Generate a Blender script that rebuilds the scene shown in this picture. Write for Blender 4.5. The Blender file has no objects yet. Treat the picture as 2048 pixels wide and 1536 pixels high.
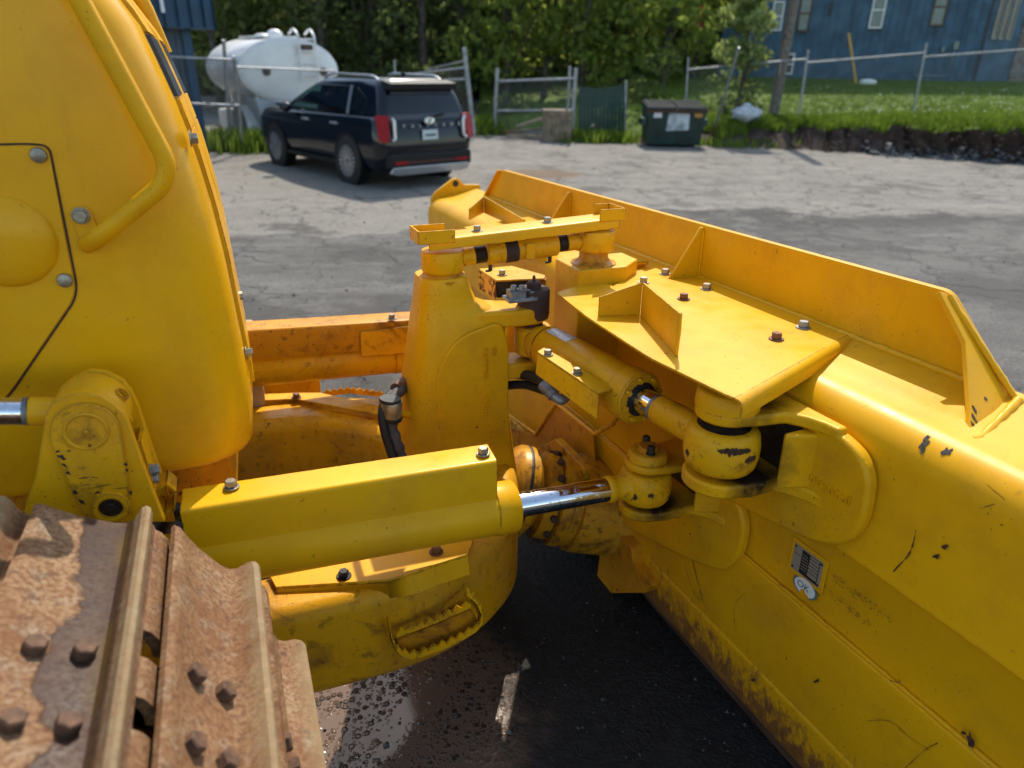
import bpy, bmesh, math, random
from mathutils import Vector as V, Matrix as M
R=math.radians
random.seed(7)
S=bpy.context.scene
COL=S.collection
# ---------------------------------------------------------------- camera, light, exposure
cd=bpy.data.cameras.new('camera'); cam=bpy.data.objects.new('camera',cd); COL.objects.link(cam)
cd.sensor_width=36; cd.lens=1420/2048*36; cd.clip_start=.05; cd.clip_end=3000
_p=R(24.4); _r=R(1.0)
_fw=V((0,math.cos(_p),-math.sin(_p))); _rt=V((1,0,0)); _up=_rt.cross(_fw)
_rt=_rt*math.cos(_r)+_up*math.sin(_r); _up=_rt.cross(_fw)
cam.matrix_world=M(((_rt.x,_up.x,-_fw.x,0),(_rt.y,_up.y,-_fw.y,0),(_rt.z,_up.z,-_fw.z,1.65),(0,0,0,1)))
S.camera=cam
cd.dof.use_dof=True; cd.dof.focus_distance=1.75; cd.dof.aperture_fstop=2.7
SUN_EL=50; SUN_AZ=9      # azimuth from +Y towards +X
w=bpy.data.worlds.new('World'); S.world=w; w.use_nodes=True
wn=w.node_tree; wn.nodes.clear()
sk=wn.nodes.new('ShaderNodeTexSky'); sk.sky_type='NISHITA'; sk.sun_disc=False
sk.sun_elevation=R(SUN_EL); sk.sun_rotation=R(SUN_AZ); sk.dust_density=1.0; sk.air_density=1.0
bg=wn.nodes.new('ShaderNodeBackground'); bg.inputs[1].default_value=.15
wo=wn.nodes.new('ShaderNodeOutputWorld')
sm_=wn.nodes.new('ShaderNodeMixRGB'); sm_.blend_type='MULTIPLY'; sm_.inputs[0].default_value=1; sm_.inputs[2].default_value=(1,.95,.84,1)   # camera white balance, slightly warm
wn.links.new(sk.outputs[0],sm_.inputs[1]); wn.links.new(sm_.outputs[0],bg.inputs[0]); wn.links.new(bg.outputs[0],wo.inputs[0])
sl=bpy.data.lights.new('sun','SUN'); sl.energy=2.4; sl.angle=R(.53); sl.color=(1,.93,.80)
so=bpy.data.objects.new('sun',sl); COL.objects.link(so)
_sd=V((math.sin(R(SUN_AZ))*math.cos(R(SUN_EL)),math.cos(R(SUN_AZ))*math.cos(R(SUN_EL)),math.sin(R(SUN_EL))))
so.rotation_euler=_sd.to_track_quat('Z','Y').to_euler(); so.location=(4,12,20)
vs=S.view_settings; vs.view_transform='Standard'; vs.look='None'; vs.exposure=1.22; vs.gamma=1; vs.use_curve_mapping=False

# ---------------------------------------------------------------- frames (machine and blade axes in metres)
FV,LV,ZV=V((0.92867, 0.37091, -0.0)),V((-0.37083, 0.92848, -0.02016)),V((-0.00748, 0.01872, 0.9998))
UV,NV,KV=V((0.40539, -0.91392, 0.02049)),V((-0.91411, -0.40547, 0.0)),V((-0.00831, 0.01873, 0.99979))
BO=V((0.4324, 2.5467, 0.003))
def d(f,l,z): return FV*f+LV*l+ZV*z
def b(s,t,h): return BO+UV*s+NV*t+KV*h

# ---------------------------------------------------------------- mesh helpers
class MB:
    def __init__(s): s.v=[]; s.f=[]
    def poly(s,pts):
        n=len(s.v); s.v+=[V(p) for p in pts]; s.f.append(tuple(range(n,n+len(pts)))); return s
    def mesh(s,vs,fs):
        n=len(s.v); s.v+=[V(p) for p in vs]; s.f+=[tuple(i+n for i in f) for f in fs]; return s
    def prism(s,pts,vec):
        n=len(s.v); k=len(pts); vec=V(vec)
        s.v+=[V(p) for p in pts]+[V(p)+vec for p in pts]
        s.f.append(tuple(range(n,n+k))); s.f.append(tuple(range(n+2*k-1,n+k-1,-1)))
        for i in range(k):
            j=(i+1)%k; s.f.append((n+i,n+k+i,n+k+j,n+j))
        return s
    def box(s,c,ax,ay,az):
        c,ax,ay,az=V(c),V(ax),V(ay),V(az)
        return s.prism([c-ax-ay-az,c+ax-ay-az,c+ax+ay-az,c-ax+ay-az],az*2)
    def bx(s,x0,x1,y0,y1,z0,z1):
        return s.prism([(x0,y0,z0),(x1,y0,z0),(x1,y1,z0),(x0,y1,z0)],(0,0,z1-z0))
    def loft(s,rings,caps=True,closed=True):
        n=len(s.v); k=len(rings[0])
        for r in rings: s.v+=[V(p) for p in r]
        for i in range(len(rings)-1):
            for j in range(k if closed else k-1):
                jj=(j+1)%k
                s.f.append((n+i*k+j,n+i*k+jj,n+(i+1)*k+jj,n+(i+1)*k+j))
        if caps and closed:
            s.f.append(tuple(range(n+k-1,n-1,-1))); m=n+(len(rings)-1)*k; s.f.append(tuple(range(m,m+k)))
        return s
    def tube(s,path,r,n=12,caps=True):
        P=[V(p) for p in path]; rs=r if isinstance(r,(list,tuple)) else [r]*len(P)
        t=(P[1]-P[0]).normalized(); u=t.orthogonal().normalized(); rings=[]
        for i,p in enumerate(P):
            if i==0: tt=P[1]-P[0]
            elif i==len(P)-1: tt=P[-1]-P[-2]
            else: tt=(P[i+1]-P[i]).normalized()+(P[i]-P[i-1]).normalized()
            tt.normalize(); u=(u-tt*u.dot(tt)).normalized(); w_=tt.cross(u)
            rings.append([p+(u*math.cos(2*math.pi*k/n)+w_*math.sin(2*math.pi*k/n))*rs[i] for k in range(n)])
        return s.loft(rings,caps)
    def lathe(s,o,ax,prof,n=28,caps=True,u=None):
        o,ax=V(o),V(ax).normalized(); u=V(u) if u else ax.orthogonal(); u=(u-ax*u.dot(ax)).normalized(); w_=ax.cross(u)
        return s.loft([[o+ax*h+(u*math.cos(2*math.pi*k/n)+w_*math.sin(2*math.pi*k/n))*r for k in range(n)] for r,h in prof],caps)
    def cyl(s,a,c,r,n=24): a,c=V(a),V(c); return s.lathe(a,c-a,[(r,0),(r,(c-a).length)],n)
    def ball(s,c,r,n=16,m=10,sc=(1,1,1)):
        c=V(c); return s.loft([[c+V((r*sc[0]*math.sin(math.pi*i/m)*math.cos(2*math.pi*k/n),r*sc[1]*math.sin(math.pi*i/m)*math.sin(2*math.pi*k/n),r*sc[2]*math.cos(math.pi*i/m))) for k in range(n)] for i in [.02]+list(range(1,m))+[m-.02]])
def bez(P,n=8):
    # catmull-rom through points
    P=[V(p) for p in P]; Q=[P[0]*2-P[1]]+P+[P[-1]*2-P[-2]]; out=[]
    for i in range(1,len(Q)-2):
        for k in range(n):
            t=k/n; a,b_,c,e=Q[i-1],Q[i],Q[i+1],Q[i+2]
            out.append(.5*((2*b_)+(c-a)*t+(2*a-5*b_+4*c-e)*t*t+(3*b_-a-3*c+e)*t**3))
    out.append(P[-1]); return out
def rnd(P,r,n=5):
    # round the corners of a polyline / polygon path (open)
    P=[V(p) for p in P]; out=[P[0]]
    for i in range(1,len(P)-1):
        a=(P[i-1]-P[i]); c=(P[i+1]-P[i]); rr=min(r,a.length*.49,c.length*.49)
        A=P[i]+a.normalized()*rr; C=P[i]+c.normalized()*rr
        for k in range(n+1):
            t=k/n; out.append(A*(1-t)**2+P[i]*2*t*(1-t)+C*t*t)
    out.append(P[-1]); return out
def rpoly(P,r,n=4):
    P=[V(p) for p in P]; out=[]; k=len(P)
    rr_=r if isinstance(r,(list,tuple)) else [r]*k
    for i in range(k):
        a=P[i-1]-P[i]; c=P[(i+1)%k]-P[i]; rr=min(rr_[i],a.length*.49,c.length*.49)
        if rr<1e-5: out.append(P[i]); continue
        A=P[i]+a.normalized()*rr; C=P[i]+c.normalized()*rr
        for q in range(n+1):
            t=q/n; out.append(A*(1-t)**2+P[i]*2*t*(1-t)+C*t*t)
    return out
def to_mesh(name,mb,off=V((0,0,0)),smooth=35):
    me=bpy.data.meshes.new(name); me.from_pydata([v-off for v in mb.v],[],mb.f)
    bm=bmesh.new(); bm.from_mesh(me); bmesh.ops.remove_doubles(bm,verts=bm.verts,dist=1e-5)
    bmesh.ops.recalc_face_normals(bm,faces=bm.faces)
    if smooth:
        for f in bm.faces: f.smooth=True
        lim=R(smooth)
        for e in bm.edges:
            if len(e.link_faces)==2 and e.calc_face_angle(0)>lim: e.smooth=False
    bm.to_mesh(me); bm.free(); return me
def root_of(o):
    while o.parent: o=o.parent
    return o
def obj(name,mb,mat,parent=None,bevel=0,smooth=35,label=None,kind=None,seg=2,cat=None,group=None):
    off=root_of(parent).location if parent else V((0,0,0))
    me=to_mesh(name,mb,off,smooth); o=bpy.data.objects.new(name,me); COL.objects.link(o)
    if mat: me.materials.append(mat)
    if parent: o.parent=parent
    if bevel:
        m=o.modifiers.new('bevel','BEVEL'); m.width=bevel; m.segments=seg; m.limit_method='ANGLE'; m.angle_limit=R(34); m.harden_normals=True
    if label: o['label']=label
    if kind: o['kind']=kind
    if cat: o['category']=cat
    if group: o['group']=group
    return o
def empty(name,loc,label,cat,group=None):
    o=bpy.data.objects.new(name,None); COL.objects.link(o); o.location=loc; o['label']=label; o['category']=cat
    if group: o['group']=group
    return o
def place(name,me,mw,parent,mat=None):
    # instance of a shared mesh at a world matrix under a parent whose root is only translated
    o=bpy.data.objects.new(name,me); COL.objects.link(o); o.parent=parent
    w_=M.Identity(4); q=parent
    while q: w_=q.matrix_basis@w_; q=q.parent
    o.matrix_basis=w_.inverted()@mw
    return o
def axes(o,x,z):
    z=V(z).normalized(); x=V(x); x=(x-z*x.dot(z)).normalized(); y=z.cross(x); o=V(o)
    return M(((x.x,y.x,z.x,o.x),(x.y,y.y,z.y,o.y),(x.z,y.z,z.z,o.z),(0,0,0,1)))

# ---------------------------------------------------------------- materials
class NT:
    def __init__(s,name):
        s.m=bpy.data.materials.new(name); s.m.use_nodes=True; s.t=s.m.node_tree; s.n=s.t.nodes; s.l=s.t.links
        s.b=s.n['Principled BSDF']; s.co=s.n.new('ShaderNodeTexCoord').outputs['Object']
    def set(s,k,v):
        if hasattr(v,'is_linked') or isinstance(v,bpy.types.NodeSocket): s.l.new(v,s.b.inputs[k])
        else: s.b.inputs[k].default_value=(*v,1) if isinstance(v,tuple) and len(v)==3 else v
    def map(s,sc=(1,1,1),rot=(0,0,0),loc=(0,0,0),co=None):
        m=s.n.new('ShaderNodeMapping'); m.inputs['Scale'].default_value=sc; m.inputs['Rotation'].default_value=rot; m.inputs['Location'].default_value=loc
        s.l.new(co or s.co,m.inputs[0]); return m.outputs[0]
    def noise(s,scale,detail=3,rough=.55,co=None,dist=0):
        n=s.n.new('ShaderNodeTexNoise'); n.inputs['Scale'].default_value=scale; n.inputs['Detail'].default_value=detail; n.inputs['Roughness'].default_value=rough; n.inputs['Distortion'].default_value=dist
        s.l.new(co or s.co,n.inputs['Vector']); return n.outputs[0]
    def vor(s,scale,co=None,feat='F1',out=0,rand=1):
        n=s.n.new('ShaderNodeTexVoronoi'); n.feature=feat; n.inputs['Scale'].default_value=scale; n.inputs['Randomness'].default_value=rand
        s.l.new(co or s.co,n.inputs['Vector']); return n.outputs[out]
    def ramp(s,x,a,b_,lo=0,hi=1):
        r=s.n.new('ShaderNodeMapRange'); r.inputs[1].default_value=a; r.inputs[2].default_value=b_; r.inputs[3].default_value=lo; r.inputs[4].default_value=hi
        s.l.new(x,r.inputs[0]); return r.outputs[0]
    def math(s,op,a,b_=0,c=None):
        m=s.n.new('ShaderNodeMath'); m.operation=op
        for i,v in enumerate((a,b_)+((c,) if c is not None else ())):
            if isinstance(v,(int,float)): m.inputs[i].default_value=v
            else: s.l.new(v,m.inputs[i])
        return m.outputs[0]
    def mix(s,f,a,b_,mode='MIX'):
        m=s.n.new('ShaderNodeMixRGB'); m.blend_type=mode
        for i,v in enumerate((f,a,b_)):
            if isinstance(v,(int,float)): m.inputs[i].default_value=v if i==0 else (v,v,v,1)
            elif isinstance(v,tuple): m.inputs[i].default_value=(*v,1) if len(v)==3 else v
            else: s.l.new(v,m.inputs[i])
        return m.outputs[0]
    def bump(s,h,st=.3,dist=.01):
        n=s.n.new('ShaderNodeBump'); n.inputs['Strength'].default_value=st; n.inputs['Distance'].default_value=dist
        s.l.new(h,n.inputs['Height']); s.l.new(n.outputs[0],s.b.inputs['Normal'])
    def xyz(s,co=None):
        n=s.n.new('ShaderNodeSeparateXYZ'); s.l.new(co or s.co,n.inputs[0]); return n.outputs
    def dot(s,vec,co=None):
        n=s.n.new('ShaderNodeVectorMath'); n.operation='DOT_PRODUCT'; s.l.new(co or s.co,n.inputs[0]); n.inputs[1].default_value=vec; return n.outputs['Value']
def simple(name,col,rough=.5,metal=0,bumpsc=0,bst=.2,var=.12,vs_=8,spec=.5):
    t=NT(name); c2=tuple(x*(1-var*2.2) for x in col)
    t.set('Base Color',t.mix(t.ramp(t.noise(vs_,4),.35,.7),col,c2)); t.set('Roughness',rough); t.set('Metallic',metal); t.set('Specular IOR Level',spec)
    if bumpsc: t.bump(t.noise(bumpsc,4),bst,.004)
    return t.m
YEL=(.73,.376,.004)
def paint(name,base=YEL,chip=.5,dirt=.25,rust=0.,scr=.3,cast=0,rough=.34,spec=.32,edge=0):
    t=NT(name)
    big=t.noise(1.7,4,.6); med=t.noise(14,4,.6)
    col=t.mix(t.ramp(big,.32,.70),base,(base[0]*.88,base[1]*.80,base[2]))
    # faded and dusty areas, faint vertical runs
    col=t.mix(t.math('MULTIPLY',t.ramp(t.noise(3.1,6,.7),.50,.75),dirt),col,(.50,.27,.05))
    col=t.mix(t.math('MULTIPLY',t.ramp(t.noise(6,6,.7),.47,.72),dirt),col,(.30,.13,.018))
    run=t.ramp(t.noise(1,4,.65,co=t.map((46,46,3))),.58,.72); col=t.mix(t.math('MULTIPLY',t.math('MULTIPLY',run,t.ramp(big,.45,.6)),.45*dirt),col,(.22,.09,.015))
    if rust>0:
        col=t.mix(t.math('MULTIPLY',t.ramp(t.noise(8,8,.72,dist=.8),.60-.2*rust,.70-.12*rust),min(1,.35+rust)),col,(.14,.05,.016))
        col=t.mix(t.math('MULTIPLY',t.ramp(t.noise(30,5,.7),.60-.1*rust,.68-.1*rust),min(1,.2+rust)),col,(.07,.027,.012))
    # scratches in several directions
    sc_=[t.ramp(t.noise(1,3,.6,co=t.map(m_,r_),dist=.35),.70,.73) for m_,r_ in (((16,170,30),(.3,.5,.9)),((150,20,30),(.9,.2,.4)),((30,22,190),(.2,1.1,.3)))]
    gate=t.ramp(t.noise(3.5,3),.48,.60)
    scm=t.math('MULTIPLY',t.math('MULTIPLY',t.math('MAXIMUM',sc_[0],t.math('MAXIMUM',sc_[1],sc_[2])),gate),scr)
    col=t.mix(scm,col,(.10,.038,.012))
    # chips through to primer / steel, from specks to ragged patches
    c1=t.ramp(t.noise(75,3,.5),.705-.03*chip,.72-.03*chip); c2=t.ramp(t.noise(22,7,.68),.715-.05*chip,.727-.05*chip); c3_=t.ramp(t.noise(190,2,.5),.70-.02*chip,.72-.02*chip)
    cm=t.math('MAXIMUM',t.math('MULTIPLY',c1,t.ramp(t.noise(5,4,.6),.50,.64)),t.math('MULTIPLY',c3_,t.ramp(t.noise(4,4,.6),.50,.62)))
    cm=t.math('MULTIPLY',t.math('MAXIMUM',cm,t.math('MULTIPLY',c2,t.ramp(t.noise(2.6,2),.44,.56))),min(1,chip*2.2))
    if edge:
        # paint knocked off along plate edges
        bv=t.n.new('ShaderNodeBevel'); bv.samples=4; bv.inputs['Radius'].default_value=.005
        ge=t.n.new('ShaderNodeNewGeometry'); dt=t.n.new('ShaderNodeVectorMath'); dt.operation='DOT_PRODUCT'; t.l.new(bv.outputs[0],dt.inputs[0]); t.l.new(ge.outputs['Normal'],dt.inputs[1])
        em=t.math('MULTIPLY',t.ramp(dt.outputs['Value'],.97,.88),t.ramp(t.math('ADD',t.noise(34,6,.7),t.math('MULTIPLY',t.noise(5,3),.5)),.76-.06*edge,.80-.06*edge))
        cm=t.math('MAXIMUM',cm,em)
    col=t.mix(cm,col,t.mix(t.ramp(t.noise(120,3),.4,.6),(.030,.014,.009),(.10,.035,.014)))
    t.set('Base Color',col)
    t.set('Roughness',t.math('ADD',t.math('ADD',t.ramp(med,.3,.8,rough-.06,rough+.12),t.math('MULTIPLY',t.ramp(big,.4,.7),.10)),t.math('ADD',t.math('MULTIPLY',cm,.35),t.math('MULTIPLY',scm,.3))))
    t.set('Specular IOR Level',spec); t.set('Specular Tint',(1,.80,.45))
    h=t.math('MULTIPLY',cm,-.5)
    if cast: h=t.math('ADD',h,t.math('MULTIPLY',t.noise(110,4,.6),cast)); h=t.math('ADD',h,t.math('MULTIPLY',t.noise(28,3),cast*1.4))
    else: h=t.math('ADD',h,t.math('ADD',t.math('MULTIPLY',t.noise(45,3),.10),t.math('MULTIPLY',t.noise(260,2),.05)))
    t.bump(h,.35,.0025)
    return t.m
m_body=paint('hood_paint',chip=.20,dirt=.24,scr=.10,rough=.24,spec=.45)
m_clean=paint('cover_paint',chip=.40,dirt=.22,scr=.3,rough=.34,edge=.5)
m_yel=paint('machine_paint',chip=.55,dirt=.3,scr=.4,edge=1)
m_worn=paint('worn_paint',chip=1.0,dirt=.45,rust=.24,scr=.7,edge=1.6)
m_grime=paint('grimy_paint',base=(.56,.24,.006),chip=.8,dirt=.5,rust=.34,scr=.9)
m_cast=paint('cast_paint',chip=.6,dirt=.35,scr=.2,cast=1.0)
m_blade=paint('blade_paint',chip=.34,dirt=.3,scr=.6)
m_dark=simple('black_rubber',(.012,.012,.013),.6,0,40,.4)
m_brown=simple('rusted_brown_steel',(.065,.030,.020),.75,.1,60,.5,.3)
m_steel=simple('zinc_bolt_steel',(.34,.31,.24),.42,.75,120,.3,.2,30)
m_boltr=simple('rusty_bolt_steel',(.22,.095,.045),.65,.35,90,.5,.3,40)
m_boltk=simple('black_bolt_steel',(.02,.022,.025),.45,.6,90,.3,.2,40)
m_gsteel=simple('grey_steel',(.30,.32,.33),.5,.6,60,.4,.3,25)
m_grease=simple('greasy_steel',(.03,.020,.012),.5,.1,50,.7,.35,25)
def chrome():
    t=NT('chrome_rod'); t.set('Metallic',1); t.set('Base Color',t.mix(t.ramp(t.noise(90,4,.6),.60,.70),(.66,.67,.70),(.38,.37,.36)))
    t.set('Roughness',t.ramp(t.noise(60,4),.5,.7,.05,.35)); return t.m
m_chrome=chrome()
def shoe_mat(wet=False):
    t=NT('wet_track_rust' if wet else 'track_rust')
    oi=t.n.new('ShaderNodeObjectInfo'); vm=t.n.new('ShaderNodeVectorMath'); vm.operation='MULTIPLY_ADD'
    cb=t.n.new('ShaderNodeCombineXYZ'); [t.l.new(oi.outputs['Random'],cb.inputs[i]) for i in range(3)]
    t.l.new(cb.outputs[0],vm.inputs[0]); vm.inputs[1].default_value=(7,13,5); t.l.new(t.co,vm.inputs[2]); co=vm.outputs[0]
    a=t.noise(9,5,.62,co=co); f=t.noise(120,4,.7,co=co); g=t.noise(26,5,.65,co=co)
    col=t.mix(t.ramp(a,.34,.66),(.165,.072,.028),(.27,.165,.082))
    col=t.mix(t.ramp(g,.52,.66,0,.75),col,(.25,.19,.125))
    col=t.mix(t.ramp(f,.42,.60,0,.85),col,(.125,.052,.022))
    col=t.mix(t.ramp(t.noise(48,3,co=co),.60,.68,0,.6),col,(.075,.034,.02))
    x,y,z=t.xyz()
    crest=t.math('MULTIPLY',t.ramp(t.math('ADD',z,t.math('ADD',t.math('MULTIPLY',g,.05),t.math('MULTIPLY',f,.02))),.052,.088),t.ramp(f,.3,.6,.2,1))
    col=t.mix(t.math('MULTIPLY',crest,.6),col,(.27,.22,.12))
    rough=t.ramp(f,.3,.7,.62,.9)
    if wet:
        # spilled-water patch along the grouser, ragged outline
        edge=t.math('ADD',x,t.math('ADD',t.math('MULTIPLY',t.noise(7,4,co=t.map((1,1,1),(0,0,0),(3,1,0))),.16),t.math('MULTIPLY',t.noise(30,3),.03)))
        wm=t.math('MULTIPLY',t.ramp(edge,.050,.060),t.ramp(z,.022,.012))
        wm=t.math('MULTIPLY',wm,t.ramp(x,.05,.04))
        yl=t.math('MULTIPLY',wm,t.ramp(t.math('ADD',edge,t.math('MULTIPLY',x,.6)),.115,.14))
        col=t.mix(t.math('MULTIPLY',wm,t.ramp(a,.35,.6,.72,.92)),col,(.030,.016,.015)); col=t.mix(t.math('MULTIPLY',yl,.8),col,(.085,.05,.014))
        rough=t.mix(t.math('MULTIPLY',wm,.9),rough,t.ramp(f,.4,.7,.36,.6))
    t.set('Base Color',col); t.set('Roughness',rough); t.set('Specular IOR Level',t.mix(wm,.28,.13) if wet else .28)
    hb=t.math('ADD',t.math('MULTIPLY',f,.5),t.math('ADD',t.math('MULTIPLY',g,.8),a))
    if wet: hb=t.math('MULTIPLY',hb,t.ramp(wm,0,1,1,.22))
    t.bump(hb,.6,.004)
    return t.m
m_shoe=shoe_mat(); m_shoew=shoe_mat(True)

# ================================================================ bulldozer
bd=empty('bulldozer',d(-1.0,1.93,.02),'yellow bulldozer with rusty tracks and a wide angled front blade','bulldozer')
bolt_meshes={}
def bolt(parent,pos,nrm,r=.011,mat=None,washer=1.55,h=None,name='bolt',twist=None):
    mat=mat or m_steel; h=h or r*1.05; key=(round(r,4),mat.name,washer,round(h,4))
    if key not in bolt_meshes:
        mb=MB(); z0=0
        if washer:
            mb.lathe((0,0,-.001),(0,0,1),[(r*washer,0),(r*washer,r*.22),(r*washer*.93,r*.28)],20); z0=r*.26
        hx=lambda rr,z:[(rr*math.cos(math.pi/3*k),rr*math.sin(math.pi/3*k),z) for k in range(6)]
        mb.loft([hx(r,z0),hx(r,z0+h*.86),hx(r*.86,z0+h)])
        me=to_mesh('bolt_mesh',mb,smooth=25); me.materials.append(mat); bolt_meshes[key]=me
    a=random.uniform(0,1) if twist is None else twist
    n=V(nrm).normalized(); u=n.orthogonal().normalized(); u=u*math.cos(a)+n.cross(u)*math.sin(a)
    return place(name,bolt_meshes[key],axes(pos,u,n),parent)
def text(s,o,x,y,size,depth,mat,parent,name='lettering',align='LEFT',label=None,sx=1,bev=0):
    cu=bpy.data.curves.new('txt','FONT'); cu.body=s; cu.size=size; cu.extrude=depth; cu.align_x=align; cu.resolution_u=3; cu.bevel_depth=bev
    to=bpy.data.objects.new('txt',cu); COL.objects.link(to)
    dg=bpy.context.evaluated_depsgraph_get(); me=bpy.data.meshes.new_from_object(to.evaluated_get(dg)); bpy.data.objects.remove(to)
    me.materials.clear(); me.materials.append(mat)
    x=V(x).normalized(); z=x.cross(V(y)).normalized(); y=z.cross(x)
    ob=place(name,me,axes(o,x,z)@M.Diagonal((sx,1,1,1)),parent)
    if label: ob['label']=label
    return ob

# ---- hood (engine enclosure): plan profile swept up, front leans back
HF=[(.845,-.03),(.86,-.022),(.90,-.012),(.98,-.008),(1.06,-.012),(1.18,-.018),(1.29,-.023),(1.40,-.034),(1.51,-.050),(1.60,-.070),(1.67,-.090),(1.74,-.112),(1.80,-.150),(1.88,-.20),(1.98,-.27),(2.10,-.36),(2.2,-.46)]
def hood_f(z):
    for (z0,f0),(z1,f1) in zip(HF,HF[1:]):
        if z<=z1: return f0+(f1-f0)*max(0,(z-z0))/(z1-z0)
    return HF[-1][1]
HL0,HL1=1.50,2.36
def hood_ring(z,ins=0):
    f0=hood_f(z)-ins; rc=.10; a=HL0+ins; c=HL1-ins; P=[d(-2.2,a,z),d(-1.2,a,z),d(-.6,a,z)]
    for k in range(9):
        q=k/8*math.pi/2; P.append(d(f0-rc+rc*math.sin(q),a+rc-rc*math.cos(q),z))
    P.append(d(f0+.012,(a+c)/2,z))
    for k in range(9):
        q=k/8*math.pi/2; P.append(d(f0-rc+rc*math.cos(q),c-rc+rc*math.sin(q),z))
    P+=[d(-.6,c,z),d(-2.2,c,z)]
    return P
mb=MB(); rings=[hood_ring(.845,.010),hood_ring(.855,.002)]
zs=[.87+.0665*i for i in range(21)]
rings+=[hood_ring(z) for z in zs]; mb.loft(rings)
hood=obj('hood',mb,m_body,bd,smooth=40)
mb=MB(); mb.loft([[p for p in hood_ring(z,.045)] for z in (.70,.85)])
obj('hood_skirt',mb,m_grime,bd,smooth=40)
# access panel with a pressed dome, its dark seam and round fasteners
seam=rnd([d(-1.1,1.498,1.535)]+[d(-0.31,1.498,1.536),d(-0.281,1.498,1.532),d(-0.291,1.498,1.26),d(-0.447,1.498,1.073)]+[d(-.62,1.498,.92),d(-1.1,1.498,.92)],.03,6)
pan=[p-LV*.0005 for p in seam]
ctr=sum(pan,V((0,0,0)))/len(pan)
inset=[p+(ctr-p).normalized()*.004 for p in pan]
mb=MB(); mb.prism([p+LV*.004 for p in inset],-LV*.005)
panel=obj('access_panel',mb,m_body,bd,bevel=.0015)
mb=MB()
for i in range(len(seam)-1):
    a,c=seam[i],seam[i+1]; n=(c-a).cross(LV).normalized()*.0018
    mb.poly([a-n,c-n,c+n,a+n])
obj('panel_seam',mb,simple('seam_dark',(.035,.018,.008),.8,0,0,.2,.1),panel,smooth=0)
dc=d(-0.386,1.497,1.369); mb=MB(); rr=.083
mb.lathe(dc,-LV,[(rr+.004,-.001),(rr,.001),(rr*.985,.006),(rr*.9,.012),(rr*.7,.019),(rr*.4,.024),(rr*.1,.0255)],40)
obj('panel_dome',mb,m_body,panel,smooth=50)
def roundhead(parent,pos,nrm,r,mat,name='bolt'):
    mb=MB(); mb.lathe(pos,nrm,[(r*1.0,0),(r,.003),(r*.9,.0055),(r*.5,.0075),(r*.1,.008)],20); return obj(name,mb,mat,parent,smooth=40)
roundhead(panel,d(-0.3,1.494,1.517),-LV,.0135,m_steel); roundhead(panel,d(-0.307,1.494,1.291),-LV,.0135,m_steel)
# handrail on the near side and its bolted tab
rail=rnd([d(-0.199,1.43,1.821),d(-0.092,1.43,1.5),d(-0.232,1.43,1.373),d(-0.251,1.47,1.361)],.075,8)
rail2=rnd([d(-0.199,1.43,1.821),d(-0.083,1.43,1.481),d(-0.227,1.435,1.377),d(-0.256,1.497,1.355)],.05,12)
mb=MB(); mb.tube(rail2,.0165,18); hr=obj('handrail',mb,m_yel,bd,smooth=60)
mb=MB(); mb.prism(rpoly([d(-0.274,1.499,1.415),d(-0.263,1.499,1.427),d(-0.245,1.499,1.426),d(-0.238,1.499,1.413),d(-0.231,1.499,1.359),d(-0.245,1.499,1.343),d(-0.264,1.499,1.347)],.012,4),-LV*.006)
tab=obj('handrail_tab',mb,m_body,bd,bevel=.0015)
bolt(tab,d(-0.256,1.492,1.409),-LV,.0125,m_steel,1.25)
mb=MB(); mb.tube([d(-0.167,2.35,1.88),d(-0.137,2.35,1.81),d(-0.098,2.35,1.705)],[.028,.024,.012],10)
obj('far_handrail',mb,m_yel,bd,smooth=60)
# front grille strip, seen edge-on
def front_pt(l,z,out=.004): return d(hood_f(z)+out,l,z)
def grill(name,z0,z1,mat,louv=0):
    mb=MB(); n=max(3,int((z1-z0)/.03)); zz=[z0+(z1-z0)*i/n for i in range(n+1)]
    mb.loft([[front_pt(l,z,o) for l,o in ((1.64,-.01),(1.64,.010),(2.22,.010),(2.22,-.01))] for z in zz],True)
    g=obj(name,mb,mat,bd,smooth=30)
    for k in range(louv):
        z=z0+(z1-z0)*(k+.5)/louv; m2=MB(); m2.box(front_pt(1.93,z,.0105),FV*.003+ZV*.001,LV*.28,ZV*.006); obj('louvre',m2,m_dark,g,smooth=0)
    return g
m_grey_dk=simple('dark_grille',(.03,.035,.05),.35,.3,60,.3)
grill('front_grille',1.61,1.72,m_grey_dk); grill('front_hood_strip',1.725,1.86,m_clean); grill('front_screen',.98,1.54,m_clean); grill('front_screen',1.545,1.605,m_clean)
for l,z in ((1.56,1.535),(1.9,1.12),(1.62,1.06)): bolt(hood,front_pt(l,z,.004),FV,.011,m_steel,1.4)

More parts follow.
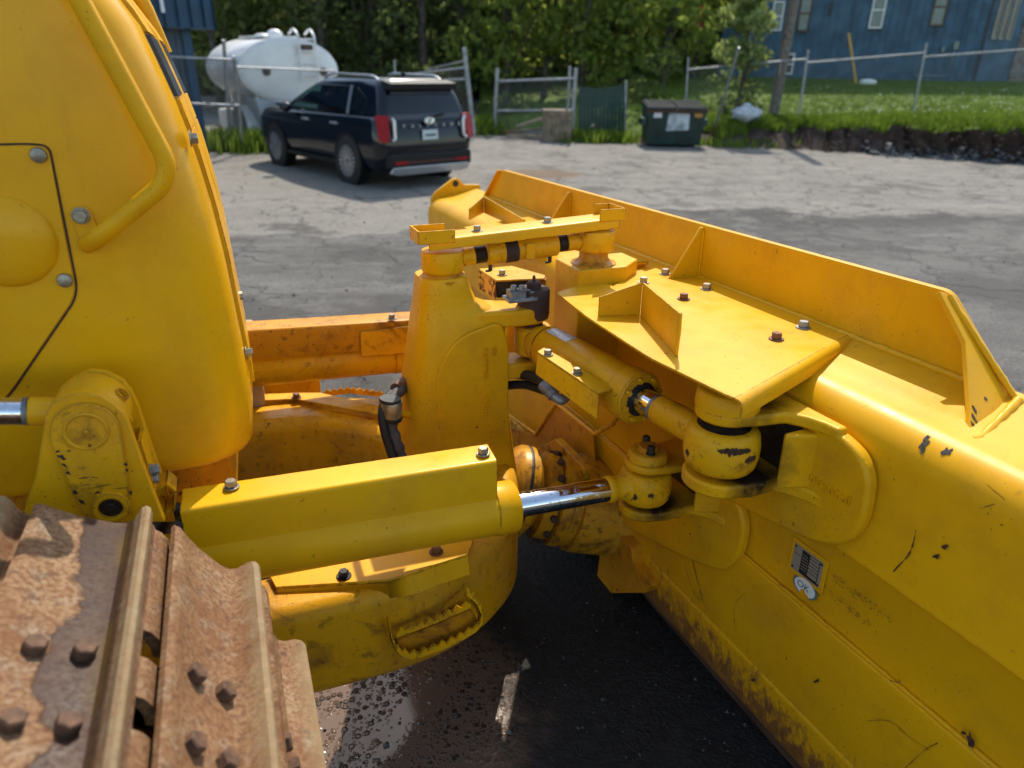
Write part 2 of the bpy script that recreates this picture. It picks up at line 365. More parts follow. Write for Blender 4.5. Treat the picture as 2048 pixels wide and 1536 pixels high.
# ---- track: shoes on the top run and round the idler
TC=d(-.44,1.17,.574); TR=.41; LW=.70
prof=[(-.122,.013),(-.112,.016),(-.098,.012),(-.080,.005),(-.055,.001),(.0,.0),(.018,.004),(.027,.020),(.031,.047),(.037,.053),(.044,.051),(.050,.040),(.055,.018),(.064,.004)]
prof_b=[(.064,-.010),(.0,-.014),(-.055,-.013),(-.08,-.009),(-.104,-.001),(-.122,.003)]
mb=MB(); pts=prof+prof_b
ring=lambda l,k=1.0,dz=0:[(x,l,z*k+dz if z>.006 else z) for x,z in pts]
mb.loft([ring(0,.72),ring(.006,.9),ring(.02),ring(LW-.02),ring(LW-.006,.9),ring(LW,.72)])
tp=[(.0635,.004),(.076,.000),(.089,-.010),(.099,-.026),(.101,-.042),(.090,-.042),(.082,-.026),(.072,-.016),(.0635,-.010)]
for a,c in ((0,.272),(.318,.400),(.446,.70)):
    mb.loft([[(x,a+.004,z) for x,z in tp],[(x,a+.010,z) for x,z in tp],[(x,c-.010,z) for x,z in tp],[(x,c-.004,z) for x,z in tp]])
shoe_me=to_mesh('shoe_mesh',mb,smooth=32); shoe_me.materials.append(m_shoe)
shoe_me2=shoe_me.copy(); shoe_me2.materials.clear(); shoe_me2.materials.append(m_shoew)
def shoe_mw(k):
    if k<=-1:
        o=TC+ZV*TR-FV*(.195*(-1-k)); return axes(o,FV,ZV)
    a=R(26.6+28.3*k); n=ZV*math.cos(a)+FV*math.sin(a); return axes(TC+n*TR,FV*math.cos(a)-ZV*math.sin(a),n)
m_tbolt=simple('track_bolt_rust',(.145,.072,.038),.8,.1,150,.6,.35,40)
for k in range(-4,5):
    mw=shoe_mw(k); mw=mw@M(((1,0,0,0),(0,-1,0,0),(0,0,1,0),(0,0,0,1)))  # local y runs towards the outer end
    mw=shoe_mw(k); x=mw.col[0].xyz; z=mw.col[2].xyz; o=mw.translation; y=z.cross(x)   # y = +L or -L
    m2=M(((x.x,-LV.x,z.x,o.x),(x.y,-LV.y,z.y,o.y),(x.z,-LV.z,z.z,o.z),(0,0,0,1)))
    sh=place('track_shoe',shoe_me2 if k==0 else shoe_me,m2,bd)
    if k==0: sh['label']='wet rusty track shoe with a dark water stain'
    for xx in (-.062,-.005):
        for yy in (.328,.452):
            bolt(sh,o+x*xx-LV*yy+z*.001,z,.0153,m_tbolt,0,.0165)
mb=MB()
for k in range(-1,6):
    mw=shoe_mw(k) if k<5 else None
    if not mw: continue
    o=mw.translation; x=mw.col[0].xyz; z=mw.col[2].xyz
    for l in (.285,.44):
        mb.box(o-LV*l-z*.105+x*.02,x*.10,LV*.022,z*.045)
obj('track_chain',mb,simple('black_greased_chain',(.012,.010,.009),.85,0,40,.5),bd,bevel=.006)
mb=MB(); mb.lathe(TC-LV*.47-ZV*.02,LV,[(.30,-.0),(.31,.02),(.31,.2),(.30,.22)],40); obj('idler_wheel',mb,m_grime,bd)
mb=MB(); mb.box(d(-.9,.83,.50),FV*.7,LV*.11,ZV*.12); obj('track_frame',mb,m_grime,bd,bevel=.02)
mb=MB(); mb.box(d(-.30,2.9,.42),FV*.55,LV*.2,ZV*.2); obj('far_track_frame',mb,m_worn,bd,bevel=.02)
mb=MB(); mb.box(d(-.02,2.72,.62),FV*.05,LV*.2,ZV*.12); obj('far_idler_guard',mb,simple('dusty_steel',(.42,.30,.18),.8,0,30,.3),bd,bevel=.01)

# ---- lift-cylinder bracket in front of the hood
near=[d(-0.421,1.28,0.911),d(-0.407,1.28,0.948),d(-0.38,1.28,1.002),d(-0.355,1.28,1.072),d(-0.34,1.28,1.114),d(-0.33,1.28,1.128),d(-0.316,1.28,1.137),d(-0.293,1.28,1.143),d(-0.275,1.28,1.142),d(-0.254,1.28,1.134),d(-0.238,1.28,1.117),d(-0.225,1.28,1.095),d(-0.221,1.28,1.075),d(-0.211,1.28,0.967),d(-0.197,1.28,0.857)]
mb=MB(); mb.prism(near,LV*.022); br=obj('lift_bracket',mb,m_yel,bd,bevel=.003)
inn=rpoly([d(-0.323,1.279,0.893),d(-0.344,1.279,1.066),d(-0.338,1.279,1.092),d(-0.325,1.279,1.113),d(-0.305,1.279,1.125),d(-0.276,1.279,1.126),d(-0.252,1.279,1.115),d(-0.239,1.279,1.097),d(-0.234,1.279,1.072),d(-0.246,1.279,0.875)],.01,3)
mb=MB(); mb.prism(inn,-LV*.008); plate=obj('bracket_plate',mb,m_worn,br,bevel=.002)
oc=d(-0.286,1.271,1.074); mb=MB()
mb.tube([oc+(FV*math.cos(2*math.pi*k/36)+ZV*math.sin(2*math.pi*k/36))*.033 for k in range(37)],.0035,8,False); mb.lathe(oc-LV*.001,-LV,[(.004,0),(.003,.003),(.001,.0035)],10)
obj('weld_ring',mb,m_yel,br,smooth=60)
hc=d(-0.277,1.27,0.918); mb=MB(); mb.lathe(hc,-LV,[(.020,-.02),(.020,.008),(.024,.010),(.030,.008),(.031,-.001)],28,False); obj('pin_collar',mb,m_worn,br,smooth=50)
mb=MB(); mb.lathe(hc-LV*.0015,-LV,[(.021,0),(.021,.001)],24); mb.lathe(hc-LV*.001,-LV,[(.010,0),(.010,.004),(.008,.006)],6); obj('pin_recess',mb,m_grease,br)
ac=d(-0.287,1.28,1.075); mb=MB(); mb.lathe(ac+LV*.022,LV,[(.060,0),(.064,.012),(.064,.085),(.058,.10)],40); obj('trunnion',mb,m_yel,br,smooth=50)
far=[d(-0.421,1.42,0.821),d(-0.417,1.42,0.919),d(-0.362,1.42,1.062),d(-0.342,1.42,1.098),d(-0.318,1.42,1.12),d(-0.288,1.42,1.131),d(-0.262,1.42,1.124),d(-0.237,1.42,1.102),d(-0.227,1.42,1.08),d(-0.22,1.42,1.044),d(-0.211,1.42,0.938),d(-0.203,1.42,0.874),d(-0.199,1.42,0.768)]
mb=MB(); mb.prism(far,LV*.02); obj('bracket_back_plate',mb,m_yel,br,bevel=.003)
far2=[d(-0.39,1.419,0.914),d(-0.354,1.419,1.05),d(-0.336,1.419,1.084),d(-0.313,1.419,1.107),d(-0.291,1.419,1.116),d(-0.267,1.419,1.108),d(-0.246,1.419,1.09),d(-0.236,1.419,1.063),d(-0.233,1.419,1.019)]
mb=MB(); mb.prism(far2,-LV*.012); obj('bracket_back_boss',mb,m_yel,br,bevel=.003)
mb=MB(); p0,p1=d(-0.248,1.34,1.091),d(-0.226,1.335,1.112); ax=(p1-p0).normalized()
mb.lathe(p0,ax,[(.013,0),(.013,.030),(.0105,.030),(.0105,.008)],20,False); obj('grease_pipe',mb,m_worn,br,smooth=40)
e0,e1,e2,e3=d(-.75,1.345,1.159),d(-0.389,1.345,1.097),d(-0.381,1.345,1.096),d(-0.331,1.345,1.087)
mb=MB(); mb.cyl(e0,e1,.0245,32); obj('lift_rod',mb,m_chrome,br,smooth=50); mb=MB(); mb.cyl(d(-1.6,1.345,1.305),d(-.70,1.345,1.150),.05,32); obj('lift_barrel',mb,m_yel,br,smooth=50)
mb=MB(); mb.cyl(e1,e2,.0250,32); obj('rod_collar',mb,m_gsteel,br,smooth=50)
mb=MB(); mb.cyl(e2,e3,.0258,32); obj('rod_end',mb,m_yel,br,smooth=50)
mb=MB(); q=[d(-0.216,1.4,0.878),d(-0.194,1.4,0.89),d(-0.18,1.4,0.868),d(-0.189,1.4,0.827),d(-0.208,1.4,0.826),d(-0.217,1.4,0.84)]
for i in range(len(q)-1): mb.box((q[i]+q[i+1])/2,(q[i+1]-q[i])/2,LV*.03,((q[i+1]-q[i]).cross(LV)).normalized()*.002)
obj('hose_bracket',mb,m_worn,br)
for x,y in ((0,0),(1,1)): pass
bolt(br,d(-0.213,1.36,0.933),FV,.010,m_gsteel,1.3,.012); bolt(br,d(-0.218,1.36,0.913),FV,.010,m_gsteel,1.3,.012)
mb=MB(); mb.box(d(-0.218,1.385,0.945),(d(-0.213,1.385,0.913)-d(-0.218,1.385,0.988))*.75,LV*.035,FV*.003); obj('bracket_web',mb,m_yel,br)
mb=MB(); mb.tube(bez([d(-0.237,1.45,0.738),d(-0.218,1.45,0.772),d(-0.197,1.45,0.778),d(-0.185,1.5,0.733)]),.018,12); obj('black_hose',mb,m_dark,bd,smooth=60)

# ---- C-frame: two push arms meeting in a nose
OUT=[(-1.6,1.33),(-.5,1.33),(.0,1.33),(.22,1.332),(.36,1.35),(.48,1.40),(.57,1.47),(.64,1.56),(.70,1.67),(.745,1.79),(.76,1.93)]
INN=[(-1.6,1.50),(-.5,1.50),(-.1,1.50),(.08,1.505),(.18,1.52),(.26,1.56),(.32,1.61),(.37,1.68),(.40,1.75),(.42,1.83),(.425,1.93)]
Z0=[.255,.255,.255,.25,.245,.24,.23,.20,.16,.13,.12]; Z1=[.535,.535,.532,.527,.522,.52,.52,.52,.52,.52,.52]
sec=[(o,i,a,c) for o,i,a,c in zip(OUT,INN,Z0,Z1)]
sec+=[((o[0],3.86-o[1]),(i[0],3.86-i[1]),a,c) for o,i,a,c in sec[-2::-1]]
sec2=[]
for k in range(len(sec)-1):
    for q in range(4):
        t=q/4; A,B_=sec[k],sec[k+1]; L_=lambda u,v:tuple(x+(y-x)*t for x,y in zip(u,v))
        sec2.append((L_(A[0],B_[0]),L_(A[1],B_[1]),A[2]+(B_[2]-A[2])*t,A[3]+(B_[3]-A[3])*t))
sec2.append(sec[-1])
def smooth_(L_):
    for _ in range(4): L_=[L_[0]]+[tuple((a+2*b_+c)/4 for a,b_,c in zip(L_[i-1],L_[i],L_[i+1])) for i in range(1,len(L_)-1)]+[L_[-1]]
    return L_
oo=smooth_([s[0] for s in sec2]); ii=smooth_([s[1] for s in sec2])
def csec(o,i,z0,z1,r=.045):
    o,i=d(o[0],o[1],0),d(i[0],i[1],0); u=(i-o); w_=u.length; u=u.normalized(); P=[]
    for (cx,cz,a0) in ((r,z0+r,180),(w_-r,z0+r,270),(w_-r,z1-r,0),(r,z1-r,90)):
        for k in range(6):
            a=R(a0+k*18); P.append(o+u*(cx+r*math.cos(a))+ZV*(cz+r*math.sin(a)))
    return P
mb=MB(); mb.loft([csec(o,i,s[2],s[3]) for o,i,s in zip(oo,ii,sec2)])
cf=obj('c_frame',mb,paint('frame_paint',base=(.64,.315,.005),chip=.8,dirt=.6,rust=.33,scr=1.0,cast=.6),bd,smooth=60)
# near arm cover plate with folded skirt
top=[d(-0.033,1.487,0.54),d(0.089,1.464,0.54),d(0.167,1.451,0.54),d(0.183,1.46,0.54),d(0.264,1.475,0.54),d(0.493,1.463,0.54),d(0.443,1.377,0.54),d(0.353,1.366,0.54),d(0.295,1.353,0.54),d(0.233,1.349,0.54),d(-0.019,1.417,0.54)]
mb=MB(); mb.prism(top,ZV*.006); ac_=obj('arm_cover',mb,m_clean,cf,bevel=.002,label='sheet-metal cover on the near push arm')
fold=[top[6],top[7],top[8],top[9],top[10]]
mb=MB()
low=[p-ZV*.050-LV*.012 for p in fold]
for i in range(4): mb.prism([fold[i],fold[i+1],low[i+1],low[i]],LV*.005)
obj('cover_skirt',mb,m_clean,ac_,bevel=.001)
bolt(ac_,d(0.37,1.412,0.547),ZV,.0125,m_boltr,1.45); bolt(ac_,d(0.137,1.399,0.547),ZV,.0125,m_boltk,1.45)
# far arm cover
ftop=[d(-0.057,2.608,0.54),d(0.156,2.549,0.54),d(0.227,2.523,0.54),d(0.468,2.273,0.54),d(0.445,2.212,0.54),d(0.133,2.499,0.54),d(-0.059,2.542,0.54)]
mb=MB(); mb.prism(ftop,ZV*.006); fc=obj('arm_cover',mb,m_worn,cf,bevel=.002,label='muddy cover on the far push arm')
mb=MB(); fl_=[ftop[4],ftop[5],ftop[6]]
for i in range(2): mb.prism([fl_[i],fl_[i+1],fl_[i+1]-ZV*.06,fl_[i]-ZV*.06],LV*.005)
obj('cover_skirt',mb,m_grime,fc); bolt(fc,d(0.139,2.504,0.547),ZV,.013,m_boltr,1.4)
# serrated steps
def serrated(name,path,h,th,mat,parent,up=ZV,pitch=.020,tooth=.009):
    P=[V(p) for p in path]; L_=[0]
    for i in range(len(P)-1): L_.append(L_[-1]+(P[i+1]-P[i]).length)
    n=int(L_[-1]/pitch*4); mb=MB(); top=[];bot=[]
    for k in range(n+1):
        s=L_[-1]*k/n; i=max(j for j in range(len(P)-1) if L_[j]<=s+1e-9); t=(s-L_[i])/(L_[i+1]-L_[i]); p=P[i].lerp(P[i+1],t)
        ph=k%4; top.append(p+up*(h-(tooth if ph in(0,) else 0 if ph==2 else tooth*.5))); bot.append(p)
    for k in range(n):
        q=(bot[k+1]-bot[k]).cross(up).normalized()*th
        mb.prism([bot[k],bot[k+1],top[k+1],top[k]],q)
    return obj(name,mb,mat,parent,smooth=0)
stp=rnd([d(0.218,1.3,0.47),d(0.223,1.3,0.401),d(0.238,1.3,0.358),d(0.272,1.3,0.333),d(0.373,1.3,0.344),d(0.44,1.3,0.37),d(0.455,1.3,0.398),d(0.437,1.3,0.455),d(0.414,1.3,0.482)],.03,4)
st=serrated('step',stp,.026,.007,m_clean,cf,pitch=.024,tooth=.013)
mb=MB(); k_=len(stp)
for i in range(k_-1): mb.prism([stp[i],stp[i+1],stp[i+1]-ZV*.022+LV*.02,stp[i]-ZV*.022+LV*.02],LV*.012)
obj('step_riser',mb,m_grime,st,smooth=40)
serrated('step_tread',[d(0.236,1.312,0.405),d(0.328,1.312,0.417),d(0.425,1.312,0.438)],.024,.007,m_clean,st,pitch=.024,tooth=.013)
mb=MB(); mb.prism([d(0.239,1.322,0.379),d(0.428,1.322,0.414),d(0.451,1.322,0.368),d(0.373,1.322,0.334),d(0.282,1.322,0.326),d(0.25,1.322,0.347)],LV*.03); obj('step_floor',mb,m_grime,st)
serrated('far_step',[d(0.254,2.66,0.469),d(0.357,2.66,0.467),d(0.494,2.66,0.427)],.030,.006,m_yel,cf,pitch=.026,tooth=.012); serrated('far_step_tread',[d(0.26,2.62,0.455),d(0.488,2.62,0.404)],.030,.006,m_yel,cf,pitch=.026,tooth=.012)

# ---- angle cylinders
def angle_cyl(l,sgn,label,z0,z1,far=False):
    a=d(-.30,l,z0); e=d(.565,l,z1); ax=(e-a).normalized()
    mb=MB(); mb.lathe(a,ax,[(.060,0),(.064,.006),(.064,(e-a).length-.06),(.0665,(e-a).length-.058),(.0665,(e-a).length-.004),(.063,(e-a).length)],40)
    cy=obj('angle_cylinder',mb,m_worn if far else m_clean,bd,smooth=50,label=label)
    return cy,a,e,ax
cyN,ca,ce,cax=angle_cyl(1.375,1,'near angle cylinder with a polished rod',.70,.662)
BALL=d(0.937,1.361,0.657)
mb=MB(); mb.cyl(ce-cax*.02,BALL-(BALL-ce).normalized()*.115,.0315,32); obj('rod',mb,m_chrome,cyN,smooth=50)
rv=(BALL-ce).normalized()
mb=MB(); mb.lathe(BALL-rv*.118,rv,[(.030,0),(.036,.006),(.036,.018),(.031,.026),(.034,.045),(.05,.075)],28); obj('rod_neck',mb,m_worn,cyN,smooth=50)
def barrel(o,ax,r,h,n=36): return MB().lathe(o-ax*h,ax,[(r*.72,0),(r*.86,.004),(r*.95,h*.3),(r,h*.75),(r,h*1.25),(r*.95,h*1.7),(r*.86,2*h-.004),(r*.72,2*h)],n)
obj('rod_eye',barrel(BALL,ZV,.070,.046),m_worn,cyN,smooth=60)
# square cover over the cylinder: top plate, front skirt, chamfered ends
def channel(parent,pts_top,depth,mat,th=.005,name='cylinder_cover',r=.010):
    bk0,bk1,fr1,fr0=[V(p) for p in pts_top]   # back-left, back-right, front-right, front-left
    nb=(fr0-bk0).normalized(); path=lambda b0,f0:[b0+(f0-b0)*0, f0-nb*r]+[f0-nb*r*(1-math.sin(R(a)))-ZV*r*(1-math.cos(R(a))) for a in (22,45,67)]+[f0-ZV*r, f0-ZV*depth]
    A,B_=path(bk0,fr0),path(bk1,fr1); mb=MB()
    ins=lambda P:[p-ZV*th if i==0 else p-ZV*th*(1-i/(len(P)-1))-nb*th*(i/(len(P)-1)) for i,p in enumerate(P)]
    mb.loft([A+ins(A)[::-1],B_+ins(B_)[::-1]]); return obj(name,mb,mat,parent,smooth=30)
cvN=channel(cyN,[d(-.172,1.425,.842),d(.513,1.425,.822),d(.507,1.338,.822),d(-.175,1.338,.842)],.112,m_clean)
mb=MB(); mb.prism([d(.511,1.425,.820),d(.505,1.342,.818),d(.505,1.342,.715),d(.511,1.425,.715)],-FV*.005); obj('cover_end',mb,m_clean,cvN)
mb=MB(); mb.prism([d(-.172,1.425,.840),d(-.175,1.342,.838),d(-.175,1.342,.735),d(-.172,1.425,.735)],FV*.005); obj('cover_end',mb,m_clean,cvN)
bolt(cvN,d(-0.076,1.397,0.843),ZV,.0125,m_steel,1.35); bolt(cvN,d(0.484,1.373,0.828),ZV,.0125,m_steel,1.35)
cyF,fa,fe,fax=angle_cyl(2.49,-1,'far angle cylinder running behind the tower',.70,.665,True)
mb=MB(); mb.cyl(fe-fax*.02,d(.95,2.48,.64),.0315,24); obj('rod',mb,m_chrome,cyF,smooth=50)
cvF=channel(cyF,[d(-.2,2.535,.86),d(.64,2.535,.822),d(.64,2.43,.822),d(-.2,2.43,.86)],.105,m_grime)
mb=MB(); mb.prism([d(0.38,2.424,0.803),d(0.633,2.424,0.808),d(0.629,2.424,0.697),d(0.377,2.424,0.709)],-LV*.006); obj('guard_plate',mb,m_worn,cvF,bevel=.002)
bolt(cvF,d(0.501,2.432,0.838),ZV,.0125,m_steel,1.35)

# ---- tower casting on the nose
TL=1.93
def tring(z,f0,f1,hw,cr=.05,cfr=.03):
    return [d(f0,TL-hw+cr,z),d(f0+cr*.12,TL-hw+cr*.45,z),d(f0+cr*.5,TL-hw+cr*.1,z),d(f0+cr,TL-hw,z),d(f1-cfr,TL-hw,z),d(f1-cfr*.3,TL-hw+cfr*.3,z),d(f1,TL-hw+cfr,z),
            d(f1,TL+hw-cfr,z),d(f1-cfr*.3,TL+hw-cfr*.3,z),d(f1-cfr,TL+hw,z),d(f0+cr,TL+hw,z),d(f0+cr*.5,TL+hw-cr*.1,z),d(f0+cr*.12,TL+hw-cr*.45,z),d(f0,TL+hw-cr,z)]
TS=[(.30,.37,.775,.135),(.44,.375,.765,.125),(.54,.385,.752,.115),(.62,.398,.742,.108),(.70,.411,.735,.104),(.78,.425,.728,.102),(.86,.440,.722,.100),(.93,.452,.724,.098),(.975,.459,.728,.094),(1.0,.463,.722,.088),(1.018,.466,.70,.084),(1.03,.468,.668,.081),(1.05,.470,.645,.079),(1.08,.474,.632,.077),(1.115,.478,.625,.075),(1.123,.481,.621,.072)]
mb=MB(); mb.loft([tring(z,f0,f1,hw,.055 if z<1.0 else .05,.03 if z<1.0 else .05) for z,f0,f1,hw in TS])
tw=obj('tower',mb,m_cast,bd,smooth=60)
# raised web on the near face, as cast
web=rpoly([d(0.503,1.835,0.589),d(0.493,1.835,0.833),d(0.532,1.835,0.922),d(0.583,1.835,0.965),d(0.699,1.835,0.994),d(0.725,1.835,0.913),d(0.723,1.835,0.732),d(0.738,1.835,0.525)],[.02,.03,.05,.05,.03,.03,.02,.02],5)
mb=MB(); mb.prism(web,-LV*.012); obj('tower_web',mb,m_cast,tw,bevel=.010,seg=3,smooth=50)
# two ears holding the tilt-cylinder pin
PIN=d(0.82,1.869,0.971)
def ear(z0,z1,name):
    c=PIN*1; P=[]; cf_,cl_=PIN.dot(FV),PIN.dot(LV)
    poly=[d(.62,TL-.085,z0),d(cf_-.05,cl_-.046,z0)]+[d(cf_-.01+.046*math.sin(R(a)),cl_-.046*math.cos(R(a)),z0) for a in range(0,181,20)]+[d(.62,TL+.085,z0)]
    mb=MB(); mb.prism(poly,ZV*(z1-z0)); return obj(name,mb,m_cast,tw,bevel=.010,seg=3,smooth=50)
ear(.968,1.02,'upper_ear'); ear(.80,.85,'lower_ear')
pc=d(PIN.dot(FV),PIN.dot(LV),.78)
mb=MB(); mb.cyl(pc,pc+ZV*.24,.030,24); obj('hinge_pin',mb,m_brown,tw)
mb=MB(); mb.lathe(pc+ZV*.245,ZV,[(.046,-.045),(.049,-.03),(.049,.040),(.045,.046),(.022,.047),(.022,.062),(.018,.066)],28); mb.lathe(pc+ZV*.31,ZV,[(.005,0),(.005,.014),(.003,.02)],8); obj('pin_cap',mb,m_brown,tw,smooth=40)
# lettering cast into the tower
lt0=d(0.644,1.822,0.689)
mb=MB(); mb.prism(rpoly([d(0.628,1.823,0.683),d(0.661,1.823,0.679),d(0.666,1.823,0.798),d(0.639,1.823,0.8)],.003,2),-LV*.004); obj('badge_plate',mb,m_cast,tw,bevel=.001)
text('HEALD',d(0.656,1.819,0.692),ZV,-FV,.026,.003,m_cast,tw,'cast_lettering',sx=.98)
text('ICA-2-21BHS',d(0.656,1.821,0.819),ZV,-FV,.020,.003,m_cast,tw,'cast_lettering',sx=.92)
text('EZ0',d(0.683,1.821,0.888),ZV,-FV,.020,.003,m_cast,tw,'cast_lettering',sx=.95)
# guard box and grease manifold on the tower shoulder
gz=1.072
gt=[d(0.737,2.135,1.068),d(0.854,2.136,1.068),d(0.91,1.986,1.068),d(0.892,1.953,1.068),d(0.741,1.982,1.068)]
mb=MB(); mb.prism(gt,ZV*.006); gb=obj('guard_box',mb,m_worn,tw,bevel=.0015)
mb=MB(); mb.prism([gt[0],gt[4],gt[4]-ZV*.062,gt[0]-ZV*.062],(LV*.005)); mb.prism([gt[3]-ZV*.0,gt[2],gt[2]-ZV*.06,gt[3]-ZV*.06],FV*.004); mb.prism([gt[1],gt[2],gt[2]-ZV*.06,gt[1]-ZV*.06],-LV*.004); obj('guard_side',mb,m_yel,gb)
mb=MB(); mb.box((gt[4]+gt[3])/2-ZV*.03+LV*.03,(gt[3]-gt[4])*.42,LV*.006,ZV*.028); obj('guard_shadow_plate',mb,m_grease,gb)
bolt(gb,d(0.78,2.032,1.076),ZV,.0115,m_steel,1.4)
mc=d(0.767,1.848,1.057)
mb=MB(); mb.box(mc-ZV*.006,FV*.046,LV*.030,ZV*.005); mb.box(mc+ZV*.006-FV*.012,FV*.024,LV*.022,ZV*.014); gm=obj('grease_manifold',mb,m_gsteel,tw,bevel=.0025)
for df,dl_,dz in ((-.022,-.004,.022),(.0,-.012,.022),(.028,.006,.002),(.034,-.012,.0)): bolt(gm,mc+FV*df+LV*dl_+ZV*dz,ZV,.0095,m_gsteel,1.25,.012)

# ---- pitch link between tower and blade
EL=d(.555,TL-.005,1.165); ER=d(1.035,1.905,1.197); lx=(ER-EL).normalized()
mb=MB(); mb.lathe(EL-ZV*.05,ZV,[(.070,-.012),(.072,.0),(.060,.010),(.052,.022)],32); obj('link_seat',mb,m_grime,tw,smooth=50)
a0=EL+lx*.130; a1=EL+lx*.355
mb=MB(); mb.lathe(a0,lx,[(.030,0),(.034,.003),(.034,(a1-a0).length-.003),(.031,(a1-a0).length)],28); pl=obj('pitch_link',mb,m_worn,bd,smooth=50)
for P,sg in ((a0,-1),(a1,1)):
    mb=MB(); prof_=[]
    for k in range(9): prof_+=[(.0235,k*.0042),(.0255,k*.0042+.0021)]
    mb.lathe(P-lx*.002*sg,lx*sg,prof_,20)
    obj('link_thread',mb,m_grease,pl,smooth=20)
for P,n_ in ((EL,'link_eye'),(ER,'link_eye')):
    mb=MB(); h=.030; r=.062; mb.lathe(P-ZV*h,ZV,[(r*.8,-.006),(r*.97,0),(r,.006),(r,2*h-.006),(r*.96,2*h),(r*.7,2*h+.004)],36)
    sg=1 if P is EL else -1; mb.lathe(P+lx*sg*.035,lx*sg,[(.034,0),(.030,.022),(.026,.034),(.026,.06)],24)
    obj(n_,mb,m_worn,pl,smooth=50)
mb=MB(); mb.lathe(EL+lx*.186,lx,[(.0346,0),(.0348,.004),(.0348,.036),(.0346,.04)],28); obj('worn_band',mb,m_brown,pl)
mb=MB(); mb.box(EL+lx*.258-LV*.034-ZV*.002,lx*.014,LV*.003,ZV*.024); obj('lock_plate',mb,m_yel,pl,bevel=.002)
lc=[d(0.557,1.949,1.232),d(1.096,1.876,1.262)]
z0_,z1_=EL.dot(ZV)+.072,ER.dot(ZV)+.070
cvL=channel(pl,[d(.50,1.955,z0_),d(1.088,1.945,z1_),d(1.088,1.850,z1_),d(.50,1.860,z0_)],.030,m_clean,r=.012,name='link_cover')
for ff,zz in ((.655,.004),(.875,.012)): bolt(cvL,d(ff,1.905,z0_+(z1_-z0_)*(ff-.5)/.588+.001),ZV,.0115,m_steel,1.45)
def collar(f0,f1,zb,flip):
    mb=MB(); h=.026
    mb.prism([d(f0,1.848,zb-.01),d(f1,1.848,zb-.01),d(f1,1.848,zb+h),d(f0,1.848,zb+h)],LV*.005)
    mb.prism([d(f0,1.853,zb-.01),d(f0,1.94,zb-.01),d(f0,1.94,zb+h*1.05),d(f0,1.853,zb+h)],FV*.005) if not flip else mb.prism([d(f1,1.853,zb-.01),d(f1,1.95,zb-.01),d(f1,1.95,zb+h*1.05),d(f1,1.853,zb+h)],-FV*.005)
    mb.prism([d(f0+.03*flip,1.95,zb-.01),d(f1,1.95,zb-.01),d(f1,1.95,zb+h),d(f0+.03*flip,1.95,zb+h)],-LV*.005)
    return obj('cover_collar',mb,m_yel,cvL,bevel=.001)
collar(.468,.572,z0_+.002,0); collar(1.02,1.105,z1_+.002,1)
for q in (.145,.335):
    mb=MB(); p=EL+lx*q-ZV*.034; mb.cyl(p,p-ZV*.018,.006,10); mb.box(p-ZV*.018-lx*.006,lx*.008,LV*.003,ZV*.003); obj('grease_nipple',mb,m_grease,pl)

# ---- hydraulic hoses clamped to the tower
hp=bez([d(0.56,2.06,0.765),d(0.463,1.98,0.773),d(0.385,1.87,0.79),d(0.355,1.82,0.773),d(0.352,1.8,0.726),d(0.361,1.78,0.669),d(0.376,1.75,0.599)],6)
mb=MB(); random.seed(3); mb.tube(hp,[.017+.0025*math.sin(i*1.9)+random.uniform(-.001,.001) for i in range(len(hp))],14); hs=obj('sleeved_hose',mb,simple('dusty_hose_sleeve',(.085,.075,.068),.7,0,35,.8,.3,20),bd,smooth=60)
hp2=[p-FV*.024-LV*.01 for p in hp]; mb=MB(); mb.tube(hp2[8:],.013,12); obj('hose',mb,m_dark,hs,smooth=60)
hp3=[p-FV*.008+ZV*.012 for p in hp[:12]]; mb=MB(); mb.tube(hp3,.0165,12); obj('hose_wrap',mb,simple('worn_orange_wrap',(.20,.085,.04),.75,0,50,.6,.35,18),hs,smooth=60)
cc=d(0.354,1.81,0.773); mb=MB(); mb.lathe(cc-ZV*.026,ZV+FV*.12,[(.029,0),(.031,.004),(.031,.048),(.029,.052)],24); obj('hose_clamp',mb,simple('clamp_metal',(.45,.40,.25),.4,.6,70,.4,.3,25),hs)
mb=MB(); mb.lathe(cc-ZV*.034,ZV+FV*.12,[(.032,0),(.033,.004),(.033,.010),(.030,.012)],24); obj('clamp_rubber',mb,m_dark,hs); mb=MB(); mb.lathe(cc+ZV*.024,ZV+FV*.12,[(.030,0),(.032,.004),(.030,.010)],24); obj('clamp_rubber',mb,m_dark,hs)
mb=MB(); mb.cyl(d(0.378,1.83,0.744),d(0.45,1.88,0.704),.0105,14); obj('clamp_stud',mb,m_yel,tw)
bolt(hs,d(0.33,1.81,0.77),-FV,.009,m_gsteel,1.3)

# ---- tilt cylinder from the tower ears down to the blade
TA=d(PIN.dot(FV),PIN.dot(LV),.91); TB=b(1.079,0.425,0.848); tx=(TB-TA).normalized(); TLn=(TB-TA).length
mb=MB(); mb.lathe(TA-ZV*.045,ZV,[(.050,0),(.056,.006),(.056,.084),(.050,.090)],32); mb.lathe(TA+tx*.03,tx,[(.052,0),(.060,.03),(.066,.055)],32)
mb.lathe(TA+tx*.085,tx,[(.062,0),(.066,.006),(.066,.25),(.0665,.252),(.0665,.255),(.066,.257),(.066,.355),(.071,.358),(.071,.41),(.066,.415),(.046,.415)],44)
tc=obj('tilt_cylinder',mb,m_yel,bd,smooth=40,label='tilt cylinder sloping down to the blade')
g0=TA+tx*.501
for k in range(8):
    a=2*math.pi*(k+.3)/8; u=ZV-tx*ZV.dot(tx); u.normalize(); vv=tx.cross(u)
    p=g0+(u*math.cos(a)+vv*math.sin(a))*.056; bolt(tc,p,tx,.0085,m_yel,0,.010)
mb=MB(); mb.lathe(g0-tx*.002,tx,[(.046,0),(.046,.003)],32); obj('rod_seal',mb,m_dark,tc)
